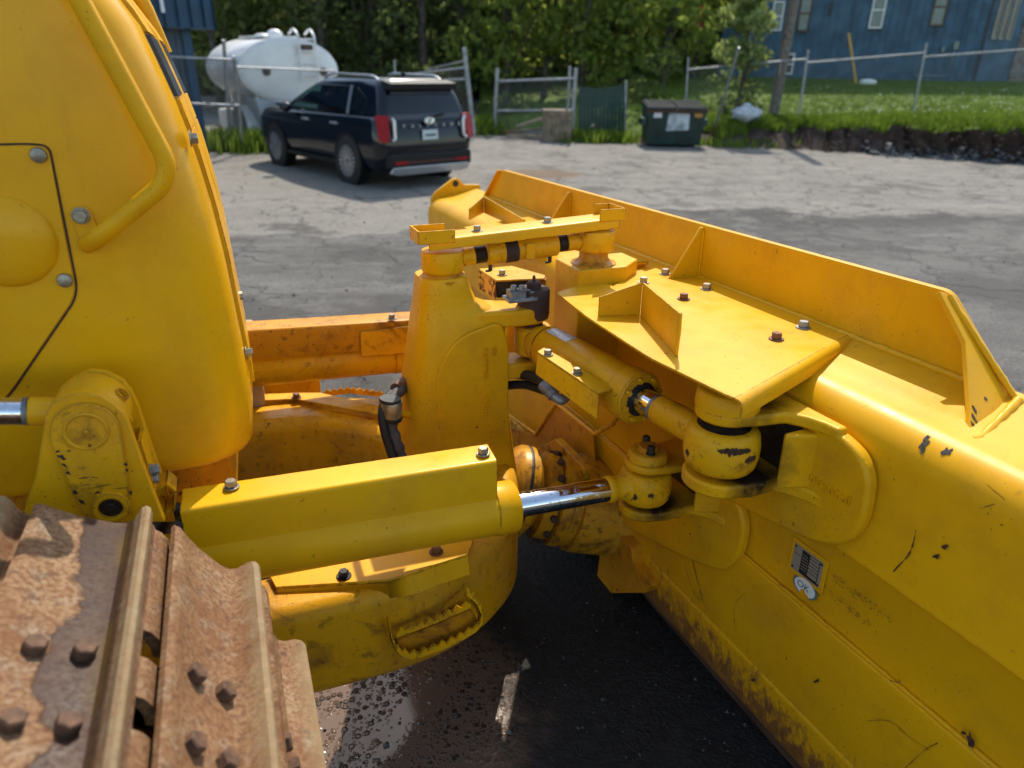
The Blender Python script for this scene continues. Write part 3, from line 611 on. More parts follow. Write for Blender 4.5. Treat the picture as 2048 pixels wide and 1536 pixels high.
rl=TLn-.501-.085
mb=MB(); mb.cyl(g0-tx*.01,g0+tx*.060,.0345,32); obj('rod',mb,m_chrome,tc,smooth=50)
mb=MB(); mb.lathe(g0+tx*.055,tx,[(.0355,0),(.0355,.012)],32); obj('rod_collar',mb,m_gsteel,tc)
mb=MB(); mb.lathe(g0+tx*.066,tx,[(.0365,0),(.0375,.003),(.0375,rl-.02),(.045,rl+.02)],32); obj('rod_shank',mb,m_worn,tc,smooth=50)
obj('rod_eye',barrel(TB,ZV,.084,.052,44),m_worn,tc,smooth=60)
mb=MB(); mb.lathe(TB+ZV*.051,ZV,[(.062,0),(.050,.004),(.034,.012)],32); obj('eye_grease',mb,m_grease,tc)
mb=MB(); mb.lathe(TB+ZV*.06,ZV,[(.036,0),(.036,.012)],28); obj('pin_bush',mb,m_chrome,tc)
# sticker on the tube
def on_tube(o,ax,r,pts):
    return pts
u=(ZV-tx*ZV.dot(tx)).normalized(); vv=tx.cross(u)
mb=MB(); rows=[]
for s in (.105,.155,.205):
    rows.append([TA+tx*s+(u*math.cos(a)+vv*math.sin(a))*.0668 for a in [R(x) for x in (-14,-5,4,13,22)]])
mb.loft(rows,False,False)
t_=NT('cylinder_sticker'); t_.set('Base Color',t_.mix(t_.ramp(t_.noise(160,2),.60,.64),(.55,.56,.58),(.12,.12,.13))); t_.set('Roughness',.3); obj('sticker',mb,t_.m,tc,smooth=60)
# small guard over the tilt-cylinder ports
gtp=[d(0.823,1.833,0.885),d(0.872,1.779,0.885),d(0.891,1.484,0.885),d(0.847,1.48,0.885)]
G0=[b(0.564,0.642,0.918),b(0.542,0.611,0.918),b(0.782,0.526,0.878),b(0.798,0.582,0.88)]
mb=MB(); th=ZV*.005
mb.prism([G0[0],G0[1],G0[2],G0[3]],th); pg=obj('port_guard',mb,m_clean,tc,bevel=.0015)
lo=[b(0.575,0.651,0.862),b(0.811,0.591,0.819)]
mb=MB(); nn=(G0[3]-G0[0]).cross(lo[0]-G0[0]).normalized()*.005; mb.prism([G0[0],G0[3],lo[1],lo[0]],nn); obj('guard_face',mb,m_worn,pg,bevel=.001)
bolt(pg,b(0.585,0.62,0.918),ZV,.0105,m_steel,1.4); bolt(pg,b(0.694,0.589,0.901),ZV,.0105,m_steel,1.4)
mb=MB(); mb.cyl(b(0.659,0.486,0.798),b(0.707,0.435,0.745),.004,8); obj('guard_strut',mb,m_gsteel,pg)
mb=MB(); mb.tube(bez([b(0.272,0.612,0.745),b(0.359,0.582,0.765),b(0.449,0.575,0.783),b(0.502,0.584,0.786)]),.016,12); th_=obj('port_hose',mb,m_dark,tc,smooth=60)
mb=MB(); mb.tube(bez([b(0.285,0.626,0.706),b(0.353,0.579,0.729),b(0.458,0.545,0.741)]),.014,12); obj('port_hose',mb,m_dark,tc,smooth=60)
mb=MB(); mb.cyl(b(0.498,0.589,0.792),b(0.54,0.573,0.768),.019,16); obj('hose_fitting',mb,m_gsteel,tc)
mb=MB(); mb.tube(bez([b(0.537,0.576,0.771),b(0.553,0.554,0.758),b(0.527,0.516,0.772)]),.015,12); obj('port_elbow',mb,m_gsteel,tc,smooth=60)
# ================================================================ blade (part of the bulldozer): s along, t backwards, h up
SA,SB=-1.67,2.05
def sweep(prof,sa,sb): return MB().loft([[b(sa,t,h) for t,h in prof],[b(sb,t,h) for t,h in prof]])
ledge=[(-.03,1.030),(.0,1.026),(.06,1.012),(.11,1.004),(.15,.998),(.18,.992)]
arc=[(.18+.077*math.sin(R(a)),.915+.077*math.cos(R(a))) for a in range(9,91,9)]
prof=ledge+arc+[(.268,.70),(.272,.682),(.266,.672),(.262,.50),(.262,.474)]
front=[(-.02,.3),(-.075,.55),(-.085,.75),(-.06,.95)]
t=NT('x'); bpy.data.materials.remove(t.m)
def blade_mat(name,lowrust=True):
    m=paint(name,chip=.38,dirt=.3,scr=.8,rough=.33)
    nt=m.node_tree; b_=nt.nodes['Principled BSDF']
    if lowrust:
        # rub-through and packed dirt that climbs from the cutting edge, ragged upper limit
        src=b_.inputs['Base Color'].links[0].from_socket
        n=nt.nodes
        co=n.new('ShaderNodeTexCoord'); sp=n.new('ShaderNodeSeparateXYZ'); nt.links.new(co.outputs['Object'],sp.inputs[0])
        no=n.new('ShaderNodeTexNoise'); no.inputs['Scale'].default_value=24; no.inputs['Detail'].default_value=7; no.inputs['Roughness'].default_value=.72; mp=n.new('ShaderNodeMapping'); mp.inputs['Scale'].default_value=(1.7,1.7,.75); mp.inputs['Rotation'].default_value=(.25,.2,0); nt.links.new(co.outputs['Object'],mp.inputs[0]); nt.links.new(mp.outputs[0],no.inputs[0])
        ma=n.new('ShaderNodeMath'); ma.operation='MULTIPLY_ADD'; nt.links.new(no.outputs[0],ma.inputs[0]); ma.inputs[1].default_value=-.62; nt.links.new(sp.outputs[2],ma.inputs[2])
        mr=n.new('ShaderNodeMapRange'); mr.inputs[1].default_value=-.11; mr.inputs[2].default_value=-.21; nt.links.new(ma.outputs[0],mr.inputs[0])
        mx=n.new('ShaderNodeMixRGB'); nt.links.new(mr.outputs[0],mx.inputs[0]); nt.links.new(src,mx.inputs[1])
        n2=n.new('ShaderNodeTexNoise'); n2.inputs['Scale'].default_value=45; n2.inputs['Detail'].default_value=5; nt.links.new(co.outputs['Object'],n2.inputs[0])
        m2=n.new('ShaderNodeMixRGB'); nt.links.new(n2.outputs[0],m2.inputs[0]); m2.inputs[1].default_value=(.10,.036,.014,1); m2.inputs[2].default_value=(.32,.14,.045,1)
        nt.links.new(m2.outputs[0],mx.inputs[2]); nt.links.new(mx.outputs[0],b_.inputs['Base Color'])
    return m
m_bl=blade_mat('blade_back_paint')
mb=sweep([(t,h) for t,h in prof]+[(.2,.474),(.0,.474)]+front[1:],SA+.02,SB)
blade=obj('blade',mb,m_blade,bd,smooth=40,label='wide angled blade seen from behind')
# lower back plates, each stepping and leaning in, and the worn bottom edge
lows=[[(.262,.477),(.274,.468),(.276,.455),(.258,.180),(.20,.18),(.19,.47)],[(.250,.182),(.262,.174),(.263,.160),(.246,.02),(.236,.0),(.14,.0),(.15,.18)]]
for i,(pr,nm) in enumerate(zip(lows,('back_plate','bottom_plate'))):
    obj(nm,sweep(pr,SA+.02,SB),m_bl,blade,smooth=30,bevel=.003)
mb=sweep([(.20,.02),(.205,-.07),(.10,-.09),(.07,.02)],SA,SB); obj('cutting_edge',mb,m_brown,blade,bevel=.004)
def bead(name,path,r=.006,mat=m_blade,parent=None):
    path=[V(p) for p in path]; n=max(6,int(sum((path[i+1]-path[i]).length for i in range(len(path)-1))/.012)); P=[];
    L_=[0]
    for i in range(len(path)-1): L_.append(L_[-1]+(path[i+1]-path[i]).length)
    for k in range(n+1):
        s=L_[-1]*k/n; i=max(j for j in range(len(path)-1) if L_[j]<=s+1e-9); t=(s-L_[i])/max(1e-6,L_[i+1]-L_[i]); P.append(path[i].lerp(path[i+1],t))
    mb=MB(); mb.tube(P,[r*random.uniform(.8,1.15) for _ in P],8); return obj(name,mb,mat,parent or blade,smooth=70)
bead('weld_bead',[b(-1.6,.267,.474),b(SB,.267,.474)],.0055)
bead('weld_bead',[b(-1.6,.268,.678),b(SB,.268,.678)],.004)
bead('weld_bead',[b(-1.6,.252,.183),b(SB,.252,.183)],.005)
# spill plate on top, trapezoid, with its weld
TOPH=1.196
sp=[b(-1.225,0,TOPH-.016),b(1.222,0,TOPH),b(1.40,0,1.026),b(-1.41,0,1.026)]
mb=MB(); mb.prism(rpoly([sp[0],sp[1],sp[2],sp[3]],[.04,.02,0,0],4),-NV*.020); spill=obj('spill_plate',mb,m_blade,blade,bevel=.003)
bead('weld_bead',[b(-1.4,.004,1.026),b(1.40,.004,1.026)],.009)
mb=MB(); mb.prism([b(-1.225,.0,TOPH-.016),b(-1.41,.0,1.026),b(-1.41,.025,1.026),b(-1.235,.018,TOPH-.02)],UV*.012); obj('end_flange',mb,m_blade,spill)
# triangular stiffeners
for s,hh in ((-.484,1.17),(.393,1.183)):
    mb=MB(); mb.prism([b(s,.0,hh),b(s,.012,hh),b(s,.128,1.005),b(s,.128,.99),b(s,0,1.0)],UV*.009); obj('stiffener',mb,m_blade,blade,bevel=.0015)
    bead('weld_bead',[b(s+.012,.003,hh-.01),b(s+.012,.003,1.03)],.004)
# near end gusset in the slanted plane of the spill-plate end
ga=b(1.222,0,TOPH-.004); gb_=b(1.405,0,1.022); gd=(gb_-ga)
def gpt(k,t): return ga+gd*k+NV*t
gpoly=[gpt(0,0),gpt(.0,.030),gpt(.03,.036),gpt(.42,.040),gpt(.86,.135),gpt(.97,.196),gpt(1.02,.20),gpt(1.02,0)]
gpoly=[ga+NV*.002,b(1.209,0.022,1.189),b(1.275,0.03,1.086),b(1.363,0.115,0.985),b(1.433,0.165,0.965),b(1.444,0.155,0.973),b(1.422,0,1.028)]
gn=gd.cross(NV).normalized(); gn=gn if gn.dot(UV)<0 else -gn
gpoly=[p-gn*((p-ga).dot(gn)) for p in gpoly]
mb=MB(); mb.prism(gpoly,gn*.012); gus=obj('end_gusset',mb,m_blade,blade,bevel=.002,label='slanted end gusset with chipped grey edge')
bead('weld_bead',[gpoly[4]-gn*.008,gpoly[5]-gn*.012,gpoly[6]-gn*.012],.0095)
bead('weld_bead',[ga-gn*.006-ZV*.01,gpoly[6]-gn*.010],.007)
# far end plate with lifting eye
mb=MB(); epts=DLE=[b(-1.67,t,h) for t,h in ((.235,.60),(.24,.86),(.238,.985),(.215,1.02),(.115,1.085),(.085,1.092),(.062,1.075),(.045,1.055),(-.05,1.05),(-.10,.8),(-.02,.2),(.2,.2))]
mb.prism(epts,UV*.020); ep=obj('end_plate',mb,m_blade,blade,bevel=.003)
hcn=b(-1.67,.095,1.062); mb=MB(); mb.lathe(hcn-UV*.002,UV,[(.017,0),(.017,.024)],20); obj('lifting_hole',mb,m_dark,ep)
# bolted top cover over the near clevis, folded along its outer edge
CH=1.03
cpts=[b(0.403,0.506,1.03),b(0.31,0.317,1.03),b(0.404,0.316,1.03),b(0.329,0.22,1.03),b(0.23,-0.009,1.03),b(0.221,-0.042,1.03),b(0.102,-0.112,1.03),b(0.379,-0.04,1.03),b(0.918,-0.081,1.03),b(0.983,-0.048,1.03),b(1.201,0.518,1.03),b(1.164,0.525,1.03),b(0.951,0.549,1.03),b(0.64,0.535,1.03)]
c_in=rpoly(cpts,[.01,.01,0,.005,.01,0,0,.005,.03,.02,.006,.01,.03,.02],3)
mb=MB(); mb.prism(c_in,-KV*.006); cov=obj('clevis_cover',mb,m_clean,blade,bevel=.0015,label='large bolted cover plate over the near clevis')
f0,f1=cpts[9],cpts[10]; fdir=(f0-f1).normalized(); fo=fdir.cross(KV).normalized(); fo=fo if fo.dot(UV)>0 else -fo
mb=MB(); rowA=[];rr=.018
for P in (f1,f0):
    rowA.append([P-fo*.0-KV*0]+[P+fo*rr*math.sin(R(a))-KV*rr*(1-math.cos(R(a))) for a in (15,30,45,60,75,90)]+[P+fo*rr-KV*.040])
    rowA[-1]+= [p-KV*.004-fo*.004 for p in rowA[-1][::-1]]
mb.loft(rowA); obj('cover_fold',mb,m_clean,cov,smooth=40)
for P,m in ((b(0.408,0.211,1.031),m_steel),(b(0.346,0.089,1.031),m_steel),(b(0.54,0.077,1.031),m_steel),(b(0.601,0.203,1.031),m_boltr),(b(0.923,0.074,1.031),m_gsteel),(b(0.965,0.199,1.031),m_boltr)): bolt(cov,P,KV,.0128,m,1.42)
def vguard(parent,P,name='hose_guard',mat=m_clean):
    # P: left top, fold top, right top(on cover), right foot, fold foot, left foot
    a,bq,c,dq,e,f=[V(p) for p in P]
    g=obj(name,MB().prism([a,bq,e,f],(bq-a).cross(e-bq).normalized()*.005),mat,parent,bevel=.001)
    mb=MB(); n=(c-bq).cross(e-bq).normalized()*.005; mb.prism([bq,c,dq,e],n); obj('guard_wing',mb,mat,g,bevel=.001)
    bead('weld_bead',[c+KV*.003,dq+KV*.003],.005,mat,g); return g
e=b(0.678,0.398,1.03); f=b(0.647,0.507,1.03); c=b(0.712,0.267,1.03); dq=b(0.966,0.489,1.03)
vguard(cov,[f+KV*.052,e+KV*.088,dq+KV*.098,dq,e,f])
e=b(-0.903,0.22,1.03); f=b(-0.762,0.341,1.03); c=b(-0.602,0.121,1.03); dq=b(-0.454,0.221,1.03)
vguard(blade,[f+KV*.05,e+KV*.075,dq+KV*.045,dq,e,f])
fcov=[b(-1.125,0.244,1.022),b(-1.365,-0.01,1.022),b(-0.695,0.045,1.022),b(-0.364,0.102,1.022),b(-0.321,0.255,1.022)]; 
# post that carries the pitch link
ps0,ps1,pt0,pt1=.20,.40,.16,.36
pc_=ER-ZV*.055; pa=FV; pb_=LV
mb=MB(); mb.prism([pc_+FV*x+LV*y-ZV*.02 for x,y in ((-.085,-.075),(.075,-.075),(.16,.0),(.16,.10),(-.085,.10))],-ZV*.38)
post=obj('link_post',mb,m_yel,blade,bevel=.006)
mb=MB(); mb.lathe(pc_-ZV*.022,ZV,[(.072,0),(.070,.006),(.052,.012),(.045,.022),(.045,.05)],32); obj('post_seat',mb,m_grime,post,smooth=50)
tri=[b(0.117,0.22,1.016),b(0.192,0.05,1.035),b(0.053,0.1,0.929),b(0.105,0.21,0.967)]
mb=MB(); mb.prism(tri,-KV*.010); obj('post_gusset',mb,m_yel,post)
bead('weld_bead',[b(-0.219,0.02,0.975),b(0.145,0.01,1.011)],.012)
# ---- clevis castings on the blade back
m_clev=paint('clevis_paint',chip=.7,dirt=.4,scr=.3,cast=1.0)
def grease_shade_near(m,cens,r0,r1):  # darkens round the pivots: grease, with the shade of the gaps painted in
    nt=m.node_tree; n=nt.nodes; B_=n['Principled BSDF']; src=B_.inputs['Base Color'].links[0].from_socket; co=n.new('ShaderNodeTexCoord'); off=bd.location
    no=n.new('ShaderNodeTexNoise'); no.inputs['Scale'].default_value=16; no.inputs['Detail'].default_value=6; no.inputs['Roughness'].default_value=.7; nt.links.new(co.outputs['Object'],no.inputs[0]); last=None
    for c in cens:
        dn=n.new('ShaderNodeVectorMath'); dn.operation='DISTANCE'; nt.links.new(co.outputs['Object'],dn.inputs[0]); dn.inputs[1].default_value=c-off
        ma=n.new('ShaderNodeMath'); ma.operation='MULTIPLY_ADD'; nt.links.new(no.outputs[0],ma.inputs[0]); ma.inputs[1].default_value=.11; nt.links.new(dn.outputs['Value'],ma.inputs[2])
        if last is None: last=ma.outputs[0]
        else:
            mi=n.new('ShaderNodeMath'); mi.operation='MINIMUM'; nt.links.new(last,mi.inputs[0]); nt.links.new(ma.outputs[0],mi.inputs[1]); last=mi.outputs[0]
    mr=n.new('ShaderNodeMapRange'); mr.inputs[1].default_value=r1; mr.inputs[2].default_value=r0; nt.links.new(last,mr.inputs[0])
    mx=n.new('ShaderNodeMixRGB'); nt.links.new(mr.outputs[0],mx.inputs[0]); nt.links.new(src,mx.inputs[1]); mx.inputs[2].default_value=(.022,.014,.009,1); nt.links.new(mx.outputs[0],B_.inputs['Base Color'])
grease_shade_near(m_clev,[TB-NV*.045+UV*.05,TB-NV*.045-KV*.06+UV*.04,BALL-NV*.045+UV*.03,BALL-NV*.03-KV*.06+UV*.02,TB+KV*.09-NV*.05],.095,.155)
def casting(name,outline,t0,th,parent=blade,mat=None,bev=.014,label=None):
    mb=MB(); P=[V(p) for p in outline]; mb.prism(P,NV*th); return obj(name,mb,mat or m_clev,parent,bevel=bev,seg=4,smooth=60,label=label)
o1=rpoly([b(0.887,0.262,0.755),b(0.98,0.262,0.867),b(1.071,0.262,0.916),b(1.187,0.262,0.937),b(1.268,0.262,0.939),b(1.329,0.262,0.919),b(1.36,0.262,0.878),b(1.369,0.262,0.784),b(1.343,0.262,0.712),b(1.272,0.262,0.668),b(1.133,0.262,0.636),b(0.995,0.262,0.611),b(0.878,0.262,0.582)],.035,4)
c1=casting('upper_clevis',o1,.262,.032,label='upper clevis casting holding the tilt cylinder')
o2=rpoly([b(0.468,0.262,0.397),b(0.672,0.262,0.552),b(0.831,0.262,0.603),b(1.008,0.262,0.641),b(1.055,0.262,0.573),b(1.05,0.262,0.478),b(1.002,0.262,0.395),b(0.878,0.262,0.344),b(0.688,0.262,0.284),b(0.475,0.262,0.225)],.035,4)
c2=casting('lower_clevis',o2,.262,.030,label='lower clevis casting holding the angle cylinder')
def lug(parent,cen,h0,h1,r,reach,wide,name,spread=1.6):
    # horizontal ear: round end about the pin, flaring back into the casting
    cs,ct=[(cen-BO).dot(UV),(cen-BO).dot(NV)]; t0=.265
    P=[(cs+wide[1],t0),(cs+wide[1],.2935),(cs+wide[1]*.80,.299),(cs+wide[1]*.62,.312),(cs+wide[1]*.46,.336),(cs+r*1.12,ct-.025)]+[(cs+r*math.cos(R(a)),ct+r*math.sin(R(a))) for a in range(0,181,15)]+[(cs-r*1.08,ct-.03),(cs-wide[0]*.8,.315),(cs-wide[0],.293),(cs-wide[0],t0)]
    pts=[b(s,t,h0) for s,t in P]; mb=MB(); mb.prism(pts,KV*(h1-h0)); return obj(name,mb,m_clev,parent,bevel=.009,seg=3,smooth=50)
TBh=(TB-BO).dot(KV); BLh=(BALL-BO).dot(KV)
lug(c1,TB,TBh+.072,TBh+.100,.068,.2,(.10,.19),'upper_lug'); lug(c1,TB,TBh-.098,TBh-.064,.080,.2,(.10,.19),'lower_lug')
mb=MB(); mb.lathe(TB+KV*.098,KV,[(.070,0),(.070,.012),(.067,.038),(.062,.042),(.040,.042)],40); obj('pin_boss',mb,m_yel,c1,smooth=50)
mb=MB(); mb.lathe(TB+KV*.130,KV,[(.036,0),(.036,.016),(.030,.020),(.028,.024)],28); pcap=obj('clevis_pin',mb,m_brown,c1)
for q in (-1,1): bolt(c1,TB+KV*.150+UV*.022*q-NV*.006,KV,.011,m_worn,1.3)
mb=MB(); mb.box(TB+KV*.148+UV*.06,UV*.032,NV*.013,KV*.006); obj('pin_keeper',mb,m_worn,c1,bevel=.001)
mb=MB(); mb.cyl(TB-KV*.12,TB+KV*.13,.034,24); obj('pin_shaft',mb,m_grease,c1)
lug(c2,BALL,BLh+.054,BLh+.076,.060,.2,(.09,.16),'upper_lug'); lug(c2,BALL,BLh-.084,BLh-.056,.066,.2,(.09,.16),'lower_lug')
mb=MB(); mb.lathe(BALL+KV*.076,KV,[(.052,0),(.052,.006),(.049,.022),(.045,.025),(.030,.025)],36); obj('pin_boss',mb,m_worn,c2,smooth=50)
mb=MB(); mb.lathe(BALL+KV*.10,KV,[(.027,0),(.027,.012),(.024,.015)],28); obj('clevis_pin',mb,m_grime,c2)
for q in (-1,1): bolt(c2,BALL+KV*.106+UV*.026*q+NV*.01*q,KV,.0105,m_grease,1.2,.018)
mb=MB(); mb.cyl(BALL-KV*.10,BALL+KV*.1,.028,20); obj('pin_shaft',mb,m_grease,c2)
# dark plates between the ears, painting in the shade of the recess
for cs_,cen,hh,nm in ((c1,TB,.064,'pocket_shade'),(c2,BALL,.052,'pocket_shade')):
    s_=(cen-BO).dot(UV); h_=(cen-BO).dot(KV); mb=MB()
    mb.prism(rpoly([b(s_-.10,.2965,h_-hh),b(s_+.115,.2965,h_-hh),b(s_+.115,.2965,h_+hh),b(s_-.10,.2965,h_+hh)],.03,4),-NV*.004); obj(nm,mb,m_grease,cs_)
for q,(cs_,cen) in enumerate(((c1,TB),(c2,BALL))):
    s_=(cen-BO).dot(UV); h_=(cen-BO).dot(KV); hh=(.066,.055)[q]; off=(.104,.088)[q]
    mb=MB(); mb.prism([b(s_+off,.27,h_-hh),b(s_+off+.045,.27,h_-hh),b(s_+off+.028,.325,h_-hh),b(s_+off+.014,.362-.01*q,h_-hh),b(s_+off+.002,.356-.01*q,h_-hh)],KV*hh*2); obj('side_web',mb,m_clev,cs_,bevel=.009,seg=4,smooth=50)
text('JH 13Y-72-11720',b(1.331,0.296,0.82),-UV,-KV,.024,.0018,m_cast,c1,'cast_lettering',sx=.92)
# nameplate and stickers on the back plate
t_=NT('plate_metal'); t_.set('Base Color',(.36,.31,.25,1)); t_.set('Metallic',.4); t_.set('Roughness',.45); m_npl=t_.m
m_ink=simple('black_print',(.012,.012,.014),.5,0,0,.2,.05)
m_white=simple('white_sticker',(.70,.72,.70),.45,0,0,.2,.05); m_gink=simple('grey_green_print',(.10,.16,.16),.5,0,0,.2,.05)
n0=b(1.198,0.266,0.609); n1=b(1.282,0.266,0.611); n2=b(1.281,0.266,0.553); n3=b(1.195,0.266,0.553)
NX=UV; NY=KV; nc=(n0+n1+n2+n3)/4; nw,nh=.0425,.0345
def npq(x,y,o): return nc+NX*x*nw+NY*y*nh+NV*o
mb=MB(); mb.prism(rpoly([npq(-1.25,-1.3,.0),npq(1.25,-1.3,0),npq(1.25,1.3,0),npq(-1.25,1.3,0)],.006,3),NV*.003); fr=obj('nameplate_frame',mb,m_blade,blade,bevel=.0015)
mb=MB(); mb.prism([npq(-1,-1,.003),npq(1,-1,.003),npq(1,1,.003),npq(-1,1,.003)],NV*.0012); npl=obj('nameplate',mb,m_npl,fr)
def ink(x0,x1,y0,y1,o,mat=m_ink):
    return MB().prism([npq(x0,y0,o),npq(x1,y0,o),npq(x1,y1,o),npq(x0,y1,o)],NV*.0004),mat
mb=MB()
for x0,x1,y0,y1 in ((-.42,.80,.86,.90),(-.42,-.38,-.9,.9),(.78,.82,-.9,.9),(-.42,.82,-.9,-.70),(-.42,.12,-.72,.88),(-.95,-.5,.28,.32)): mb.prism([npq(x0,y0,.0042),npq(x1,y0,.0042),npq(x1,y1,.0042),npq(x0,y1,.0042)],NV*.0004)
for k in range(5):
    y=-.40+k*.26; mb.prism([npq(.12,y,.0042),npq(.80,y,.0042),npq(.80,y+.05,.0042),npq(.12,y+.05,.0042)],NV*.0004)
obj('print',mb,m_ink,fr)
mb=MB(); rg=random.Random(5)
for k in range(6):
    y=-.56+k*.22; x=-.34
    while x<.02:
        wv=rg.uniform(.04,.12); mb.prism([npq(x,y,.0047),npq(x+wv,y,.0047),npq(x+wv,y+.07,.0047),npq(x,y+.07,.0047)],NV*.0002); x+=wv+.03
obj('fine_print',mb,m_npl,fr)
mb=MB()
for x,y in ((-.9,.82),(.9,.82),(.9,-.82),(-.9,-.82)): mb.lathe(npq(x,y,.004),NV,[(.0035,0),(.003,.0015),(.001,.002)],10)
obj('rivet',mb,m_brown,fr)
oc_=b(1.245,0.268,0.522); mb=MB()
def ell(r,o,cut=False):
    P=[]
    for k in range(40):
        a=2*math.pi*k/40; P.append(oc_+UV*(.036*r*math.cos(a))+KV*(.0245*r*math.sin(a))+NV*o)
    return P
mb.prism(ell(1,0),NV*.0008); okk=obj('round_sticker',mb,m_gink,blade)
mb=MB(); mb.prism(ell(.86,.0008),NV*.0004); obj('sticker_face',mb,m_white,okk)
mb=MB(); mb.prism([oc_+UV*x+KV*y+NV*.0012 for x,y in ((-.012,-.024),(-.008,-.010),(.0,-.004),(.004,-.012),(.016,-.016),(.02,-.024))],NV*.0004); obj('torn_patch',mb,m_blade,okk)
text('OK',oc_+UV*-.023-KV*.006+NV*.0016,UV,KV,.024,.0003,m_gink,okk,'sticker_lettering',sx=1.05)
m_ghost=NT('glue_residue'); gm_=m_ghost; gm_.set('Base Color',(.16,.10,.012,1)); gm_.set('Roughness',.8)
mb=MB(); rg=random.Random(11); gc=b(1.307,0.268,0.603)
for r_ in range(2):
    for k in range(70):
        x=rg.uniform(0,.15); y=(.0 if r_==0 else -.045)+rg.gauss(0,.006); a=rg.uniform(.001,.005); e_=rg.uniform(.0008,.0022)
        if r_==1 and x>.11: continue
        p=gc+UV*x+KV*(y)+NV*.0006; mb.prism([p,p+UV*a,p+UV*a+KV*e_,p+KV*e_],NV*.0002)
obj('sticker_residue',mb,m_ghost.m,blade)
# individual deep chips and gouges (bare brown steel)
m_chip=simple('bare_brown_chip',(.075,.030,.014),.8,.1,90,.5,.4,60)
def chip(c,ax,ay,l,w_,mat=None,parent=blade,seed=0,o=.0007):
    mat=mat or m_chip; rg=random.Random(seed); c=V(c); ax=V(ax).normalized(); nz=NV; ay=nz.cross(ax); P=[]
    for k in range(14):
        a=2*math.pi*k/14; q=rg.uniform(.45,1.15); P.append(c+ax*l*q*math.cos(a)+ay*w_*q*math.sin(a)+nz*.0006)
    mb=MB(); mb.prism(P,nz*.0004); return obj('paint_chip',mb,mat,parent,smooth=0)
for i,(c,l,w_,dr) in enumerate(((b(1.518,0.266,0.82),.009,.005,.9),(b(1.509,0.266,0.792),.010,.005,.8),(b(1.528,0.266,0.702),.011,.006,-.2),(b(1.667,0.275,0.494),.020,.008,-1.2),(b(1.152,0.27,0.15),.012,.006,.9),(b(1.652,0.275,0.497),.006,.004,.2),(b(1.333,0.274,0.32),.014,.004,1.0))):
    chip(c,UV*math.cos(dr)+KV*math.sin(dr),None,l,w_,seed=i)
def scratch(pts,w_=.0014,mat=m_chip,parent=blade):
    P=bez(pts,5); mb=MB()
    for i in range(len(P)-1):
        n=(P[i+1]-P[i]).cross(NV).normalized()*w_*random.uniform(.25,1.1)*(.5+.5*math.sin(math.pi*(i+.5)/len(P))); o=NV*.0007
        mb.poly([P[i]-n+o,P[i+1]-n+o,P[i+1]+n+o,P[i]+n+o])
    return obj('scratch',mb,mat,parent,smooth=0)
scratch([b(1.429,0.267,0.672),b(1.44,0.267,0.712),b(1.457,0.267,0.757),b(1.461,0.267,0.786),b(1.459,0.267,0.819)],.0018)
scratch([b(1.043,0.27,0.322),b(1.086,0.27,0.395),b(1.139,0.27,0.457),b(1.207,0.27,0.487),b(1.301,0.27,0.487),b(1.366,0.27,0.456)],.0008); scratch([b(1.473,0.274,0.34),b(1.518,0.274,0.386),b(1.565,0.274,0.39),b(1.607,0.274,0.402)],.0009)
scratch([b(1.574,0.275,0.314),b(1.599,0.275,0.393),b(1.616,0.275,0.432)],.0014); scratch([b(0.838,0.268,0.35),b(0.886,0.268,0.278),b(0.926,0.268,0.22)],.0022); scratch([b(0.825,0.268,0.287),b(0.871,0.268,0.231),b(0.919,0.268,0.223)],.0012)
scratch([b(1.512,0.256,0.916),b(1.538,0.256,0.91),b(1.571,0.256,0.941)],.0010); scratch([b(1.494,0.272,0.474),b(1.514,0.272,0.489),b(1.51,0.272,0.494)],.0016); scratch([b(1.044,0.27,0.296),b(1.06,0.27,0.232)],.0010); scratch([b(1.547,0.25,0.964),b(1.581,0.25,0.954)],.0010)
# bare grey rubbed spots near the gusset
m_bare=simple('bare_grey_steel',(.045,.045,.045),.85,0,80,.3,.5,60)
def spot(x,y,hh,l,w_,seed,n=None,parent=blade,kw='h'):
    pass
rg=random.Random(2)
for k,(x,y,h_) in enumerate(((1855,905,.94),(1858,918,.935),(1862,940,.92),(1892,912,.95),(1898,925,.945),(1852,895,.945))):
    a=R(38+rg.uniform(-6,6)+ (0.945-h_)*500); c=b((V(b(1.41,0.209,0.935))-BO).dot(UV)+((x-1858)*.0011),0,0)
    s_=(c-BO).dot(UV); n_=NV*math.sin(a)+KV*math.cos(a); p=b(s_,.18,.915)+n_*.0776
    tg=n_.cross(UV); P=[]
    for q in range(12):
        z=2*math.pi*q/12; u_=rg.uniform(.4,1.2); P.append(p+UV*.0045*u_*math.cos(z)+tg*.0095*u_*math.sin(z))
    obj('bare_spot',MB().prism(P,n_*.0005),m_bare,blade,smooth=0)
for (k,tt,l) in ((.12,.10,.010),(.38,.09,.012),(.62,.08,.013),(.85,.06,.008),(-.3,.35,.006)):
    p=gpoly[3].lerp(gpoly[4],k).lerp(gpoly[6],tt)-gn*.0006; P=[]
    for q in range(10):
        z=2*math.pi*q/10; u_=rg.uniform(.6,1.1); P.append(p+gd.normalized()*l*u_*math.cos(z)+NV*.0035*u_*math.sin(z))
    obj('bare_spot',MB().prism(P,-gn*.0005),m_bare,gus,smooth=0)
m_joint=paint('rusty_joint_paint',base=(.56,.27,.005),chip=1.1,dirt=.6,rust=.48,scr=.8)
